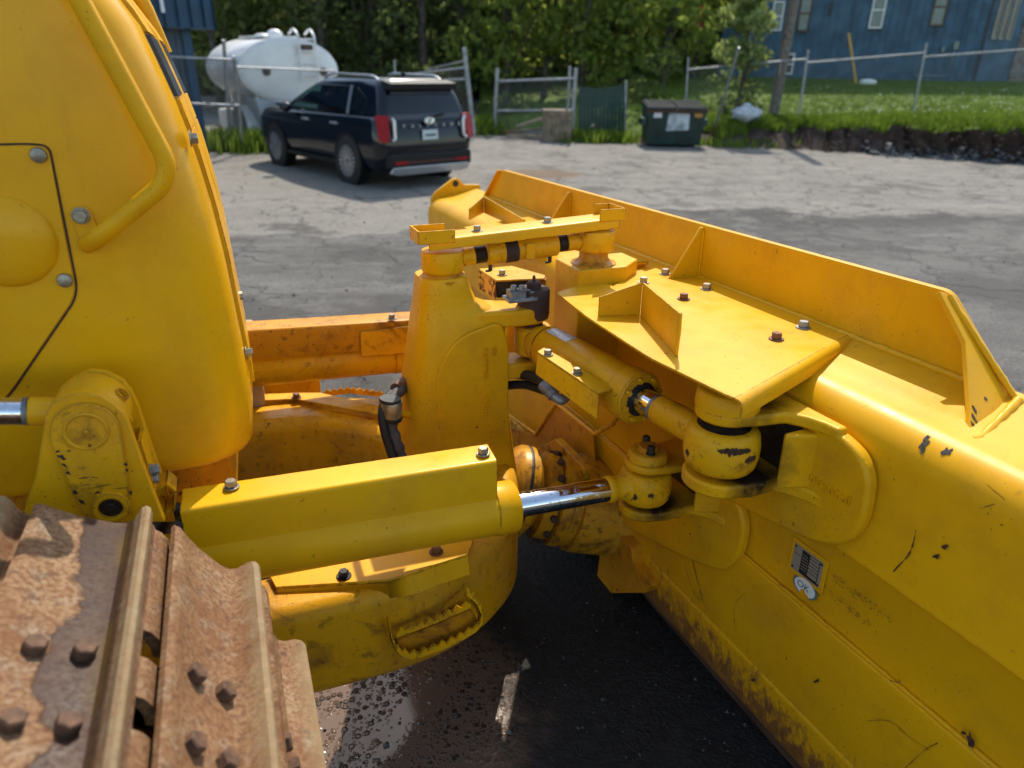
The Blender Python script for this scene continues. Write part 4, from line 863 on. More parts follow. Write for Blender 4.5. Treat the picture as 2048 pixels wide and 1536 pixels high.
# ---- flanged ball joint between nose and blade, bracket under it, centre ribs
J0=d(.74,1.93,.36); J1=b(.20,.27,.45); J1=d(1.042,1.843,0.271)
jx=(J1-J0).normalized(); JL=(J1-J0).length
mb=MB(); mb.lathe(J0,jx,[(.10,-.02),(.118,.0),(.150,.03),(.158,.045),(.158,.085),(.14,.088),(.14,.10),(.120,.115),(.110,.13)],44); bj=obj('ball_joint',mb,m_joint,blade,smooth=40)
mb=MB(); mb.lathe(J0+jx*.125,jx,[(.125,0),(.150,.004),(.150,.045),(.147,.05)],44); mb.lathe(J0+jx*.18,jx,[(.147,0),(.165,.004),(.165,.040),(.155,.046),(.155,.075),(.172,.078),(.172,.11),(.15,JL+.06)],44); obj('flange_ring',mb,m_joint,bj,smooth=40)
mb=MB(); mb.lathe(J0+jx*.0,jx,[(.1585,.060),(.1592,.063),(.1592,.068),(.1585,.071)],44); mb.lathe(J0+jx*.173,jx,[(.140,0),(.140,.01)],44); obj('flange_seal',mb,m_grease,bj)
uu=jx.orthogonal().normalized(); wv=jx.cross(uu)
for k in range(14):
    a=2*math.pi*k/14; p=J0+jx*.165+(uu*math.cos(a)+wv*math.sin(a))*.1505; bolt(bj,p,(uu*math.cos(a)+wv*math.sin(a)),.0135,m_brown,0,.012)
mb=MB()
mb.prism([b(-0.4,0.3,0.188),b(-0.12,0.3,0.272),b(0.031,0.3,0.476),b(0.325,0.3,0.493),b(0.398,0.3,0.145),b(-0.177,0.3,-0.096)],NV*.012); rib=obj('centre_rib',mb,m_grime,blade,bevel=.006)
bead('weld_bead',[b(-0.378,0.315,0.25),b(-0.104,0.315,0.287),b(0.06,0.315,0.495),b(0.35,0.315,0.504),b(0.456,0.315,0.591),b(0.491,0.315,0.648)],.008,m_worn)
mb=MB(); mb.prism([b(0.022,0.4,0.285),b(0.224,0.4,0.441),b(0.442,0.4,0.433),b(0.429,0.4,0.389)],-NV*.03); obj('joint_cap',mb,m_joint,blade,bevel=.004)
brk=rpoly([b(0.415,0.3,0.151),b(0.485,0.3,0.205),b(0.592,0.3,0.2),b(0.611,0.3,0.155),b(0.714,0.3,0.126),b(0.69,0.3,0.092),b(0.466,0.3,-0.08),b(0.396,0.3,-0.092)],.012,3)
mb=MB(); mb.prism(brk,-NV*.06); obj('lower_bracket',mb,m_grime,blade,bevel=.006)
# far-side clevis half hidden behind the tower
mb=MB(); mb.box(b(-.45,.30,.62),UV*.12,NV*.05,KV*.10); obj('far_clevis',mb,m_cast,blade,bevel=.02,seg=3)
mb=MB(); mb.prism([b(-.75,.05,1.03),b(-.22,.05,1.03),b(-.28,.40,1.03),b(-.62,.42,1.03)],-KV*.006); obj('far_clevis_cover',mb,m_clean,blade,bevel=.0015)

# rust and paint loss on the worn eyes
def eye_patch(parent,cen,ax,r,a0,a1,z0,z1,seed,mat):
    rg=random.Random(seed); u=(C_-cen); u=(u-ax*u.dot(ax)).normalized(); w_=ax.cross(u); n=22; mb=MB()
    top=[];bot=[]
    for k in range(n+1):
        a=R(a0+(a1-a0)*k/n); env=math.sin(math.pi*k/n)**.6; zc=(z0+z1)/2; hh=(z1-z0)/2*env
        dv=u*math.cos(a)+w_*math.sin(a)
        top.append(cen+dv*r+ax*(zc+hh*rg.uniform(.5,1))); bot.append(cen+dv*r+ax*(zc-hh*rg.uniform(.2,1.1)))
    for k in range(n): mb.poly([bot[k],bot[k+1],top[k+1],top[k]])
    return obj('bare_patch',mb,mat,parent,smooth=0)
C_=V((0,0,1.65))
eye_patch(tc,TB,ZV,.0846,-5,48,.012,.038,1,m_chip); eye_patch(tc,TB,ZV,.0846,38,62,-.012,.014,2,m_chip); eye_patch(tc,TB,ZV,.0846,-62,-50,-.02,.0,3,m_chip)
eye_patch(cyN,BALL,ZV,.0706,-38,-12,-.022,.008,4,m_chip); eye_patch(cyN,BALL,ZV,.0706,8,22,-.006,.014,5,m_chip)
m_gr=simple('packed_black_grease',(.018,.013,.010),.7,0,60,.8,.4,30)
# chips on the lift bracket
def dchips(parent,pts,n,mat,seed=1):
    rg=random.Random(seed)
    for c,l,w_,a0 in pts:
        P=[]; ca,sa=math.cos(a0),math.sin(a0)
        for k in range(11):
            a=2*math.pi*k/11; q=rg.uniform(.45,1.15); x,z=l*q*math.cos(a),w_*q*math.sin(a); P.append(c+FV*(x*ca-z*sa)+ZV*(x*sa+z*ca)-LV*.0006)
        obj('paint_chip',MB().prism(P,-LV*.0004),mat,parent,smooth=0)
dchips(plate,[(d(-0.336,1.271,1.044),.004,.003,0),(d(-0.332,1.271,1.031),.008,.005,-1),(d(-0.332,1.271,1.016),.007,.003,-1.1),(d(-0.329,1.271,0.999),.006,.003,-1),(d(-0.327,1.271,0.959),.006,.003,-1.1),(d(-0.32,1.271,0.937),.010,.003,-1),(d(-0.238,1.271,0.998),.005,.003,1.4),(d(-0.238,1.271,0.986),.004,.002,1.4),(d(-0.319,1.271,1.042),.003,.002,0),(d(-0.308,1.271,0.985),.012,.0012,0),(d(-0.282,1.271,0.963),.018,.001,.05),(d(-0.256,1.271,0.952),.014,.0012,-.1),(d(-0.291,1.271,0.982),.008,.001,-.3),(d(-0.24,1.271,0.939),.006,.003,1.4),(d(-0.293,1.271,0.951),.005,.003,.2),(d(-0.309,1.271,0.97),.010,.0008,.0)],0,m_gr)
# ================================================================ ground
def sm(x): x=max(0,min(1,x)); return x*x*(3-2*x)
def gz_(x,y): return -.04-.31*sm((y-3.2)/8.5)
rgn=random.Random(1)
xs=[-300,-120,-60,-40]+[-30+i*1.0 for i in range(61)]+[40,60,120,300]; ys=[-60,-20,-8]+[-4+i*.5 for i in range(54)]+[24+i*2 for i in range(10)]+[60,120,300,900]
mb=MB(); n=len(xs)
mb.mesh([(x,y,gz_(x,y)) for y in ys for x in xs],[(j*n+i,j*n+i+1,(j+1)*n+i+1,(j+1)*n+i) for j in range(len(ys)-1) for i in range(n-1)])
t=NT('yard_pavement'); x,y,z=t.xyz()
big=t.noise(.35,5,.6); mid=t.noise(1.6,6,.65); fine=t.noise(40,5,.75); gr=t.noise(170,3,.7); st=t.mix(.45,t.noise(1,6,.7,co=t.map((.35,1.6,1))),t.noise(2.6,8,.75))
# pale worn concrete beyond a ragged line, grey asphalt on this side, dark seams of patching
line=t.math('ADD',t.math('ADD',y,t.math('MULTIPLY',x,.0)),t.math('ADD',t.math('MULTIPLY',big,3.2),t.math('ADD',t.math('MULTIPLY',mid,1.1),t.math('MULTIPLY',t.math('SUBTRACT',t.noise(.9,8,.75),.5),4.2))))
conc=t.ramp(line,12.5,12.9)
band=t.math('MULTIPLY',t.ramp(line,11.3,12.4),t.ramp(line,12.9,12.6))
asph=t.mix(t.ramp(st,.35,.65),(.095,.091,.086),(.22,.21,.195))
asph=t.mix(t.ramp(mid,.55,.68,0,.7),asph,(.05,.046,.042))
cc=t.mix(t.ramp(st,.40,.60),(.36,.33,.285),(.225,.21,.19))
cc=t.mix(t.ramp(mid,.56,.66,0,.6),cc,(.13,.125,.12))
asph=t.mix(t.ramp(t.noise(.75,8,.72),.49,.56,0,.7),asph,(.046,.043,.040)); cc=t.mix(t.ramp(t.noise(.9,8,.75),.52,.60,0,.65),cc,(.085,.08,.075))
col=t.mix(conc,asph,cc)
col=t.mix(t.math('MULTIPLY',band,t.ramp(mid,.36,.48)),col,(.045,.043,.042))
left=t.math('MULTIPLY',t.ramp(t.math('ADD',x,t.math('MULTIPLY',mid,1.2)),.2,-.8),t.ramp(line,10.4,10.8)); col=t.mix(t.math('MULTIPLY',left,t.ramp(st,.3,.6,.5,.95)),col,(.33,.305,.265))
wv=t.n.new('ShaderNodeTexNoise'); wv.inputs['Scale'].default_value=2.2; wv.inputs['Detail'].default_value=4; t.l.new(t.co,wv.inputs[0]); va=t.n.new('ShaderNodeVectorMath'); va.operation='MULTIPLY_ADD'; t.l.new(wv.outputs['Color'],va.inputs[0]); va.inputs[1].default_value=(.9,.9,0); t.l.new(t.co,va.inputs[2]); cco=va.outputs[0]
cr=t.math('MULTIPLY',t.ramp(t.vor(1.3,co=cco,feat='DISTANCE_TO_EDGE'),.03,.008),t.ramp(big,.38,.52))
col=t.mix(t.math('MULTIPLY',cr,.75),col,(.05,.05,.05))
agg=t.ramp(t.vor(55,out=0),.25,.55); col=t.mix(t.math('MULTIPLY',agg,.35),col,(.06,.055,.05)); col=t.mix(t.ramp(fine,.40,.62,0,.55),col,(.055,.05,.045)); col=t.mix(t.ramp(t.noise(13,6,.75),.54,.66,0,.5),col,(.07,.064,.057)); col=t.mix(t.ramp(gr,.55,.75,0,.3),col,(.40,.36,.31))
# damp brown-stained spots on the far concrete
pd=t.math('ADD',t.math('POWER',t.math('MULTIPLY',t.math('SUBTRACT',x,.55),.9),2),t.math('POWER',t.math('SUBTRACT',y,14.4),2)); pdm=t.ramp(t.math('ADD',pd,t.math('MULTIPLY',mid,1.6)),1.35,1.1)
col=t.mix(t.math('MULTIPLY',pdm,.8),col,(.14,.09,.055))
# wash-down under the machine: wet dark asphalt with a muddy film
ex=t.math('SUBTRACT',x,.75); ey=t.math('SUBTRACT',y,1.9)
wd=t.math('ADD',t.math('SQRT',t.math('ADD',t.math('MULTIPLY',t.math('MULTIPLY',ex,ex),.55),t.math('MULTIPLY',ey,ey))),t.math('MULTIPLY',mid,.8)); wet=t.ramp(wd,2.3,1.8)
col=t.mix(wet,col,t.mix(t.ramp(fine,.4,.7),(.006,.006,.006),(.020,.019,.018)))
px_=t.math('SUBTRACT',x,-.42); py_=t.math('SUBTRACT',y,1.40)
pu=t.math('ADD',t.math('SQRT',t.math('ADD',t.math('MULTIPLY',t.math('MULTIPLY',px_,px_),.9),t.math('MULTIPLY',t.math('MULTIPLY',py_,py_),1.0))),t.math('ADD',t.math('MULTIPLY',t.noise(5,5,.65),.35),t.math('MULTIPLY',t.noise(30,3),.06)))
pud=t.ramp(pu,.72,.58)
bub=t.vor(42); bubm=t.ramp(bub,.42,.22); bub2=t.ramp(t.vor(85),.36,.22)
stick=t.math('MULTIPLY',t.math('MAXIMUM',bubm,t.math('MULTIPLY',bub2,.7)),t.ramp(t.noise(9,3),.38,.56))
col=t.mix(pud,col,t.mix(stick,(.15,.095,.065),(.035,.022,.015)))
t.set('Base Color',col)
wr=t.mix(t.ramp(fine,.42,.6),.36,.75); t.set('Roughness',t.mix(pud,t.mix(wet,.92,wr),t.mix(stick,.04,.30))); t.set('Specular IOR Level',t.mix(wet,.25,.36))
hh=t.math('ADD',t.math('MULTIPLY',gr,.35),fine); hh=t.math('ADD',hh,t.math('MULTIPLY',t.noise(90,3,.7),.9)); dry=t.math('MULTIPLY',hh,t.ramp(pud,0,1,1,.02)); dry=t.math('ADD',dry,t.math('MULTIPLY',t.math('MULTIPLY',stick,pud),.55)); dry=t.math('ADD',dry,t.math('MULTIPLY',t.math('MULTIPLY',cr,t.ramp(wet,0,1,1,0)),-2))
t.bump(dry,.75,.012)
ground=obj('ground',mb,t.m,kind='structure',smooth=60); ground['label']='worn grey asphalt and pale concrete yard, wet and muddy beside the machine'

gv=random.Random(21); mb=MB()
for k in range(2600):
    x=gv.uniform(-5,9); y=gv.uniform(2.6,16); 
    if (x-.9)**2*.5+(y-1.9)**2<3.2: continue
    s=gv.uniform(.004,.014)*(1 if gv.random()<.93 else 1.8); z=gz_(x,y)+s*.3; a=gv.uniform(0,1.5); c,n_=math.cos(a)*s,math.sin(a)*s
    mb.mesh([(x+c,y+n_,z),(x-n_,y+c,z),(x-c,y-n_,z),(x+n_,y-c,z),(x,y,z+s*.7)],[(0,1,4),(1,2,4),(2,3,4),(3,0,4)])
obj('loose_gravel',mb,simple('loose_gravel_stone',(.20,.185,.165),.95,0,0,.2,.5,14),kind='stuff',label='loose gravel and grit scattered over the yard',smooth=0)

mb=MB()
for k in range(1500):
    x=gv.uniform(-.6,1.9); y=gv.uniform(.9,2.9); s=gv.uniform(.002,.006)*(1 if gv.random()<.95 else 2); z=gz_(x,y)+s*.3; a=gv.uniform(0,1.5); c,n_=math.cos(a)*s,math.sin(a)*s
    mb.mesh([(x+c,y+n_,z),(x-n_,y+c,z),(x-c,y-n_,z),(x+n_,y-c,z),(x,y,z+s*.8)],[(0,1,4),(1,2,4),(2,3,4),(3,0,4)])
obj('wet_grit',mb,simple('wet_grit_stone',(.035,.03,.027),.35,0,0,.2,.5,40),kind='stuff',label='wet dark grit on the ground under the blade',smooth=0)
# ================================================================ lawn, bank
import numpy as np
T_=[ # columns west to east; rows: bank foot, bank top edge, fence line, house line
[(-1.148,23.67,-0.35),(-1.236,25.5,-0.409),(-1.356,28,-0.157),(-1.837,38,0.699)],
[(1.423,21.867,-0.35),(1.491,23,-0.337),(1.65,26,0.148),(2.34,38,0.993)],
[(3.304,20.777,-0.35),(3.42,21.6,-0.265),(3.717,24,0.476),(5.613,37,1.173)],
[(5.136,20.3,-0.35),(5.276,21,-0.126),(5.69,23,0.391),(8.465,35,1.249)],
[(7.073,19.991,-0.35),(7.205,20.6,0.071),(7.763,22.4,0.349),(11.346,33.5,1.239)],
[(8.708,19.426,-0.35),(8.743,19.8,0.236),(9.552,21.8,0.444),(13.734,32,1.228)],
[(10.336,18.796,-0.35),(10.17,18.8,0.303),(11.364,21.2,0.537),(16.307,31,1.234)],
[(11.735,17.994,-0.35),(11.476,17.9,0.319),(13.055,20.6,0.627),(18.687,30,1.241)],
[(13.247,16.773,-0.35),(13.038,16.8,0.29),(15.283,20,0.699),(21.817,29,1.229)],
[(15.183,15.212,-0.35),(15.676,16,0.206),(18.727,19.5,0.737),(26.974,28.5,1.206)]]
rows=[]
def cr(P,t):
    n=len(P)-1; i=min(int(t*n),n-1); u=t*n-i; return P[i].lerp(P[i+1],u)
NC=90; cols=[]
grn=np.random.RandomState(4)
for k in range(NC+1):
    c=[cr([V(q[r]) for q in T_],k/NC) for r in range(4)]
    jag=.26*math.sin(k*.9)+.16*math.sin(k*2.3)+grn.normal(0,.13)
    top=c[1]+V((0,jag,grn.normal(0,.05))); foot=c[0]+V((0,jag*.6-.15,-.03))
    face=foot.lerp(top,.62)+V((0,.12,.02)); 
    col=[foot,foot.lerp(face,.5)+V((0,grn.normal(0,.06),grn.normal(0,.03))),face,top+V((0,-.02,-.05)),top,top.lerp(c[2],.3)+V((0,0,.06))]+[top.lerp(c[2],.65)+V((0,0,.04)),c[2]]+[c[2].lerp(c[3],u) for u in (.2,.45,.7,1)]
    col+=[c[3]+V((c[3].x*.6,20,.5)),c[3]+V((c[3].x*2,90,1.5))]
    cols.append(col)
nr=len(cols[0])
def strip(r0,r1):
    mb=MB(); m=r1-r0+1
    mb.mesh([c[r] for c in cols for r in range(r0,r1+1)],[(i*m+j,i*m+j+1,(i+1)*m+j+1,(i+1)*m+j) for i in range(NC) for j in range(m-1)]); return mb
t=NT('dark_soil'); a=t.noise(6,6,.7); t.set('Base Color',t.mix(t.ramp(a,.35,.65),(.035,.021,.016),(.11,.07,.05))); t.set('Roughness',.95); t.bump(t.noise(14,6,.75),1,.08)
bank=obj('soil_bank',strip(0,4),t.m,kind='structure',smooth=30); bank['label']='dark bare soil bank below the lawn'
t=NT('lawn_green'); a=t.noise(.8,5,.6); c=t.noise(14,5,.7); e=t.noise(3,4,.6)
col=t.mix(t.ramp(a,.35,.65),(.085,.135,.016),(.135,.19,.026)); col=t.mix(t.ramp(c,.4,.7,0,.6),col,(.035,.075,.008)); col=t.mix(t.ramp(e,.58,.7,0,.35),col,(.19,.21,.05))
t.set('Base Color',col); t.set('Roughness',.9); t.set('Specular IOR Level',.2); t.bump(c,1,.06)
lawn=obj('lawn',strip(4,nr-1),t.m,kind='structure',smooth=60); lawn['label']='bright green lawn rising to the blue house'
def leafmat(name,c1,c2,tr=.55):
    t=NT(name); t.n.remove(t.b); gi=t.n.new('ShaderNodeNewGeometry')
    f=t.mix(gi.outputs['Random Per Island'],c1,c2); f=t.mix(t.ramp(t.noise(.7,3),.4,.65,0,.5),f,tuple(x*.6 for x in c1))
    df=t.n.new('ShaderNodeBsdfDiffuse'); tl=t.n.new('ShaderNodeBsdfTranslucent'); mx=t.n.new('ShaderNodeMixShader'); mx.inputs[0].default_value=tr
    t.l.new(f,df.inputs[0]); t.l.new(t.mix(1,f,(1.18,1.2,.85),'MULTIPLY'),tl.inputs[0]); t.l.new(df.outputs[0],mx.inputs[1]); t.l.new(tl.outputs[0],mx.inputs[2])
    t.l.new(mx.outputs[0],t.n['Material Output'].inputs[0]); return t.m
m_grass=leafmat('grass_blades',(.10,.165,.02),(.19,.25,.05),.4)
def blades(name,pts,hmin,hmax,mat,rs,label,wid=.012,n=1):
    vs=[];fs=[]
    for p in pts:
        for _ in range(n):
            x,y,z=p[0]+rs.normal(0,.05),p[1]+rs.normal(0,.05),p[2]-.03; h=rs.uniform(hmin,hmax); a=rs.uniform(0,6.28); l=rs.uniform(.1,.5)*h; w_=wid*rs.uniform(.7,1.4)
            dx,dy=math.cos(a),math.sin(a); k=len(vs); vs+=[(x-dy*w_,y+dx*w_,z),(x+dy*w_,y-dx*w_,z),(x+dx*l*.4+dy*w_*.7,y+dy*l*.4-dx*w_*.7,z+h*.65),(x+dx*l,y+dy*l,z+h)]
            fs+=[(k,k+1,k+2),(k,k+2,k+3)]
    me=bpy.data.meshes.new(name); me.from_pydata(vs,[],fs); me.materials.append(mat); o=bpy.data.objects.new(name,me); COL.objects.link(o); o['kind']='stuff'; o['label']=label; return o
rs=np.random.RandomState(8)
pts=[]
for k in range(3200):
    i=rs.uniform(25,NC); c=cols[int(i)]; c2=cols[min(NC,int(i)+1)]; u=i-int(i); r=4+min(2.5,abs(rs.normal(0,.8))); j=int(r); v=r-j
    p=c[j].lerp(c2[j],u).lerp(c[min(j+1,nr-1)].lerp(c2[min(j+1,nr-1)],u),v); pts.append(p)
blades('bank_grass',pts,.05,.22,m_grass,rs,'long bright grass hanging over the edge of the soil bank',.016,5)
pts=[]
for k in range(6000):
    i=rs.uniform(20,NC); c=cols[int(i)]; c2=cols[min(NC,int(i)+1)]; u=i-int(i); r=rs.uniform(5,10.9); j=int(r); v=r-j
    pts.append(c[j].lerp(c2[j],u).lerp(c[j+1].lerp(c2[j+1],u),v))
blades('lawn_grass',pts,.05,.13,m_grass,rs,'uneven short grass across the lawn',.022,5)
mb=MB()
for k in range(70):
    i=rs.uniform(45,NC-1); c=cols[int(i)]; r=rs.uniform(5.5,9.5); j=int(r); p=c[j].lerp(c[j+1],r-j)+V((rs.uniform(-.2,.2),0,.16)); mb.ball(p,.022,5,3)
obj('lawn_flowers',mb,simple('pale_flower',(.7,.68,.55),.8,0,0,.2,.05),kind='stuff',label='small white seed heads dotted over the lawn')
def tuft(P,rad,n,h0,h1,label,seed,mat=m_grass):
    r_=np.random.RandomState(seed); blades('grass_tuft',[(P[0]+r_.normal(0,rad[0]),P[1]+r_.normal(0,rad[1]),gz_(P[0],P[1])) for _ in range(n)],h0,h1,mat,r_,label,.02,3)
tuft((-6.529,17.533,-0.35),(.75,.35),500,.15,.6,'weeds along the foot of the left chain-link fence',1)
tuft((2.284,21.012,-0.35),(.55,.3),420,.12,.42,'bright grass tuft in front of the dark green fence panel',2)
tuft((-0.993,23.007,-0.35),(.4,.4),260,.15,.6,'grass growing beside the tall gate post',3)
tuft((5.991,20.438,-0.35),(.9,.3),260,.08,.3,'thin weeds at the foot of the bank beside the dumpster',4)
mb=MB(); rg=random.Random(19)
# rubble at the bank foot
m_rock=simple('grey_rubble',(.15,.15,.155),.9,0,12,.8,.45,3)
def rock(P,s,seed):
    r_=random.Random(seed); bm=bmesh.new(); bmesh.ops.create_icosphere(bm,subdivisions=1,radius=1)
    sc=(s*r_.uniform(.7,1.3),s*r_.uniform(.7,1.2),s*r_.uniform(.45,.8)); a=r_.uniform(0,6)
    v=[V((q.co.x*sc[0]*r_.uniform(.75,1.15),q.co.y*sc[1]*r_.uniform(.75,1.15),q.co.z*sc[2]*r_.uniform(.75,1.15))) for q in bm.verts]
    ca,sa=math.cos(a),math.sin(a); v=[V((q.x*ca-q.y*sa,q.x*sa+q.y*ca,q.z))+V(P) for q in v]; f=[[x.index for x in g.verts] for g in bm.faces]; bm.free(); return v,f
mb=MB(); clods=MB(); rg=random.Random(9)
for k in range(900):
    i=rg.uniform(52,NC); c=cols[int(i)]; f=c[0].lerp(c[2],max(0,min(.9,rg.gauss(.1,.25))))+V((rg.uniform(-.1,.1),-abs(rg.gauss(0,.28)),0)); s=rg.uniform(.02,.075); f.z=max(f.z,-.35)+s*.2; mb.mesh(*rock(f,s,k))
for k in range(380):
    i=rg.uniform(40,NC); c=cols[int(i)]; f=c[0].lerp(c[3],rg.uniform(0,1))+V((rg.uniform(-.15,.15),-abs(rg.gauss(0,.12)),rg.uniform(-.02,.03))); clods.mesh(*rock(f,rg.uniform(.02,.065),900+k))
obj('soil_clods',clods,bank.data.materials[0],kind='stuff',label='crumbled dark soil clods on the bank',smooth=0)
obj('rubble',mb,m_rock,kind='stuff',label='broken grey rubble along the foot of the bank',smooth=0)
for k,(i,lb) in enumerate(((66,'leftmost large grey rock in the rubble, below the second fence post'),(72,'large grey rock in the rubble just right of the broken white stake'),(78,'large grey rock in the middle of the rubble heap'),(83,'large grey rock second from the right end of the rubble'),(88,'large grey rock at the right end of the rubble heap'))):
    c=cols[i]; f=c[0].lerp(c[1],rg.uniform(.02,.2))+V((0,-.22,0)); s=rg.uniform(.12,.17); f.z=max(f.z,-.34)+s*.3; mb=MB(); mb.mesh(*rock(f,s,200+k)); obj('rock',mb,m_rock,smooth=0,label=lb,cat='rock',group='rocks in the rubble')
# ================================================================ trees
def foliage_mesh(name,clumps,nper,size,rs):
    vs=[];fs=[]
    for (cx,cy,cz,r) in clumps:
        n=int(nper*r*r)
        u=rs.normal(size=(n,3)); u/=np.linalg.norm(u,axis=1)[:,None]; rad=r*np.cbrt(rs.uniform(.25,1,n)); P=u*rad[:,None]; P[:,2]*=.75; P+=np.array([cx,cy,cz])
        a=rs.normal(size=(n,3)); a/=np.linalg.norm(a,axis=1)[:,None]; c=np.cross(a,rs.normal(size=(n,3))); c/=np.linalg.norm(c,axis=1)[:,None]; s=size*rs.uniform(.6,1.3,n)[:,None]
        k=len(vs)
        q=np.stack([P-a*s*.6,P-c*s*.35,P+a*s*.6,P+c*s*.35],1).reshape(-1,3); vs+=q.tolist(); fs+=[(k+4*i,k+4*i+1,k+4*i+2,k+4*i+3) for i in range(n)]
    me=bpy.data.meshes.new(name); me.from_pydata(vs,[],fs); return me
m_bark=simple('bark',(.10,.08,.06),.95,0,20,.8,.4,6)
def tree(name,P,h,rad,mat,label,seed,size=.22,nper=170,bare=.25,kind='round',group='trees behind the fences',cat='tree'):
    rs=np.random.RandomState(seed); P=V(P); root=empty(name,P,label,cat,group)
    mb=MB(); tr=max(.05,h*.016); pts=[P+V((0,0,-.2))]; lean=V((rs.normal(0,.03),rs.normal(0,.03),0))
    for k in range(1,7): pts.append(P+V((0,0,h*.9*k/6))+lean*h*k/6+V((rs.normal(0,.06),rs.normal(0,.06),0)))
    mb.tube(pts,[tr*(1-.13*k) for k in range(7)],8); 
    clumps=[]
    for k in range(int(14 if kind!='cone' else 22)):
        u=rs.uniform(0,1); z=h*(bare+(1-bare)*u)
        if kind=='cone': rr=rad*(1.08-u)*rs.uniform(.55,1); cr_=rad*.40*(1.15-u)
        else: rr=rad*math.sin(math.pi*min(1,.18+u*.78))*rs.uniform(.3,1); cr_=rad*rs.uniform(.32,.55)
        a=rs.uniform(0,6.28); q=P+V((math.cos(a)*rr*.8,math.sin(a)*rr*.8,z)); clumps.append((q.x,q.y,q.z,cr_))
        if k<8: b0=pts[min(5,max(1,int(u*6*.8)))]; mb.tube([b0,b0.lerp(q,.55)+V((0,0,-.05*h*.3)),q],[tr*.45,tr*.3,tr*.12],5)
    obj('trunk',mb,m_bark,root,smooth=60)
    clumps=[(x-P.x,y-P.y,z-P.z,r) for x,y,z,r in clumps]
    me=foliage_mesh('crown',clumps,nper,size,rs); me.materials.append(mat); o=bpy.data.objects.new('crown',me); COL.objects.link(o); o.parent=root
    return root
mL1=leafmat('leaf_mid',(.14,.18,.062),(.22,.255,.10),.64); mL2=leafmat('leaf_bright',(.18,.235,.05),(.28,.33,.09),.64); mL3=leafmat('leaf_dark',(.085,.115,.05),(.135,.17,.07),.6); mL4=leafmat('leaf_pale',(.20,.25,.09),(.32,.37,.16),.55)
TR=[('d',(-7.404,30,-0.383),11,2.2),('d',(-5.786,32,-0.583),13,2.6),('d',(-3.639,30,-0.508),12,2.3),('d',(-2.119,31,-0.649),12,2.3),('m',(-11.221,29,-0.562),10,3.0),('m',(-10.139,31,-0.684),11,3.2),('m',(-9.539,34,-0.884),12,3.2),('b',(-12.597,36,-0.962),12,3.4),
 ('b',(-0.459,29.5,0.035),8.5,2.5),('b',(1.029,30.5,0.005),9.5,2.5),('b',(2.544,29.5,0.084),8.5,2.5),('b',(4.192,31,0.124),9.5,2.6),('b',(5.618,30,0.29),8,2.3),('m',(0.146,35,-0.255),12,3.2),('m',(3.924,36,-0.138),12,3.4),('m',(7.401,37,0.093),11,3.2),('d',(-1.15,36,-0.552),13,2.5),('m',(-7.67,37,-0.948),13,3.4),('m',(-5.361,38,-0.977),13,3.4),('m',(-14.305,33,-0.892),11,3.2),('d',(-11.166,38,-1.191),13,2.6),('d',(6.707,40,-0.176),13,2.8),('m',(-3.349,38,-0.944),13,3.2),('b',(7.672,33.5,0.357),6.5,1.9)]
TLB=['dark evergreen right behind the gate leaf and car roof', 'dark evergreen above the car roof', 'dark evergreen above the leaning gate post', 'dark evergreen between the leaning gate post and the gate', 'leafy tree just right of the shed eave', 'leafy tree above the middle of the tank truck', 'leafy tree above the right end of the tank', 'bright tree rising behind the white tank hatches', 'bright green tree above the left post of the double gate', 'bright green tree above the middle of the double gate', 'bright green tree above the right post of the double gate', 'bright green tree above the dark green fence panel', 'bright green tree above the dumpster', 'tall green tree at the back over the double gate', 'tall green tree at the back over the dark green fence panel', 'tall green tree at the back over the right of the dumpster', 'tall dark evergreen at the back left of the double gate', 'tall leafy tree at the back over the car windscreen', 'tall leafy tree at the back over the car tailgate', 'leafy tree half hidden behind the shed', 'tall dark evergreen at the back behind the tank truck', 'tall dark evergreen at the back over the dumpster', 'tall leafy tree at the back over the leaning gate post', 'small bright tree beside the red banner and house corner']
kinds={'b':('leafy_tree',mL2,'round',.20),'m':('leafy_tree',mL1,'round',.16),'d':('evergreen_tree',mL3,'cone',.10)}
for k,(kd,P,h,r) in enumerate(TR):
    nm,mt,kn,ba=kinds[kd]; tree(nm,(P[0],P[1],P[2]-.15),h,r,mt,TLB[k],30+k,.30,95,ba,kn)
rs=np.random.RandomState(77); cl=[(rs.uniform(-45,16),rs.uniform(44,54),rs.uniform(0,15),rs.uniform(1.6,3)) for _ in range(620)]
me=foliage_mesh('far_wood',cl,30,.75,rs); me.materials.append(leafmat('leaf_far',(.14,.17,.085),(.19,.22,.11),.65)); o=bpy.data.objects.new('far_wood',me); COL.objects.link(o); o['kind']='stuff'; o['label']='dense shaded woods filling the background'
tree('young_tree',(6.556,22.5,0.531),3.3,.95,mL4,'young pale-leaved tree in front of the utility pole',91,.19,620,.40,'round',None)
def bush(P,r,mat,label,seed,n=5,nper=260,size=.15):
    rs=np.random.RandomState(seed); P=V(P); cl=[(rs.normal(0,r*.45),rs.normal(0,r*.3),abs(rs.normal(r*.6,r*.4)),r*rs.uniform(.45,.7)) for _ in range(n)]
    root=empty('bush',P,label,'bush'); me=foliage_mesh('crown',cl,nper,size,rs); me.materials.append(mat); o=bpy.data.objects.new('crown',me); COL.objects.link(o); o.parent=root
    mb=MB()
    for k in range(4): mb.tube([P+V((rs.normal(0,.05),0,-.1)),P+V((rs.normal(0,r*.3),0,r*.8))],[.02,.008],5)
    obj('stem',mb,m_bark,root)
bush((6.659,23.2,0.352),1.0,mL3,'dark dense bush under the young tree beside the leaning pole',5,8)
bush((3.905,25,0.043),1.0,mL3,'dark undergrowth behind the dumpster',6,6); bush((-5.248,24,-0.491),1.1,mL3,'dark undergrowth behind the black car',7,6); bush((-0.594,27,-0.164),.9,mL1,'low green bush behind the open gate frame',8,6)
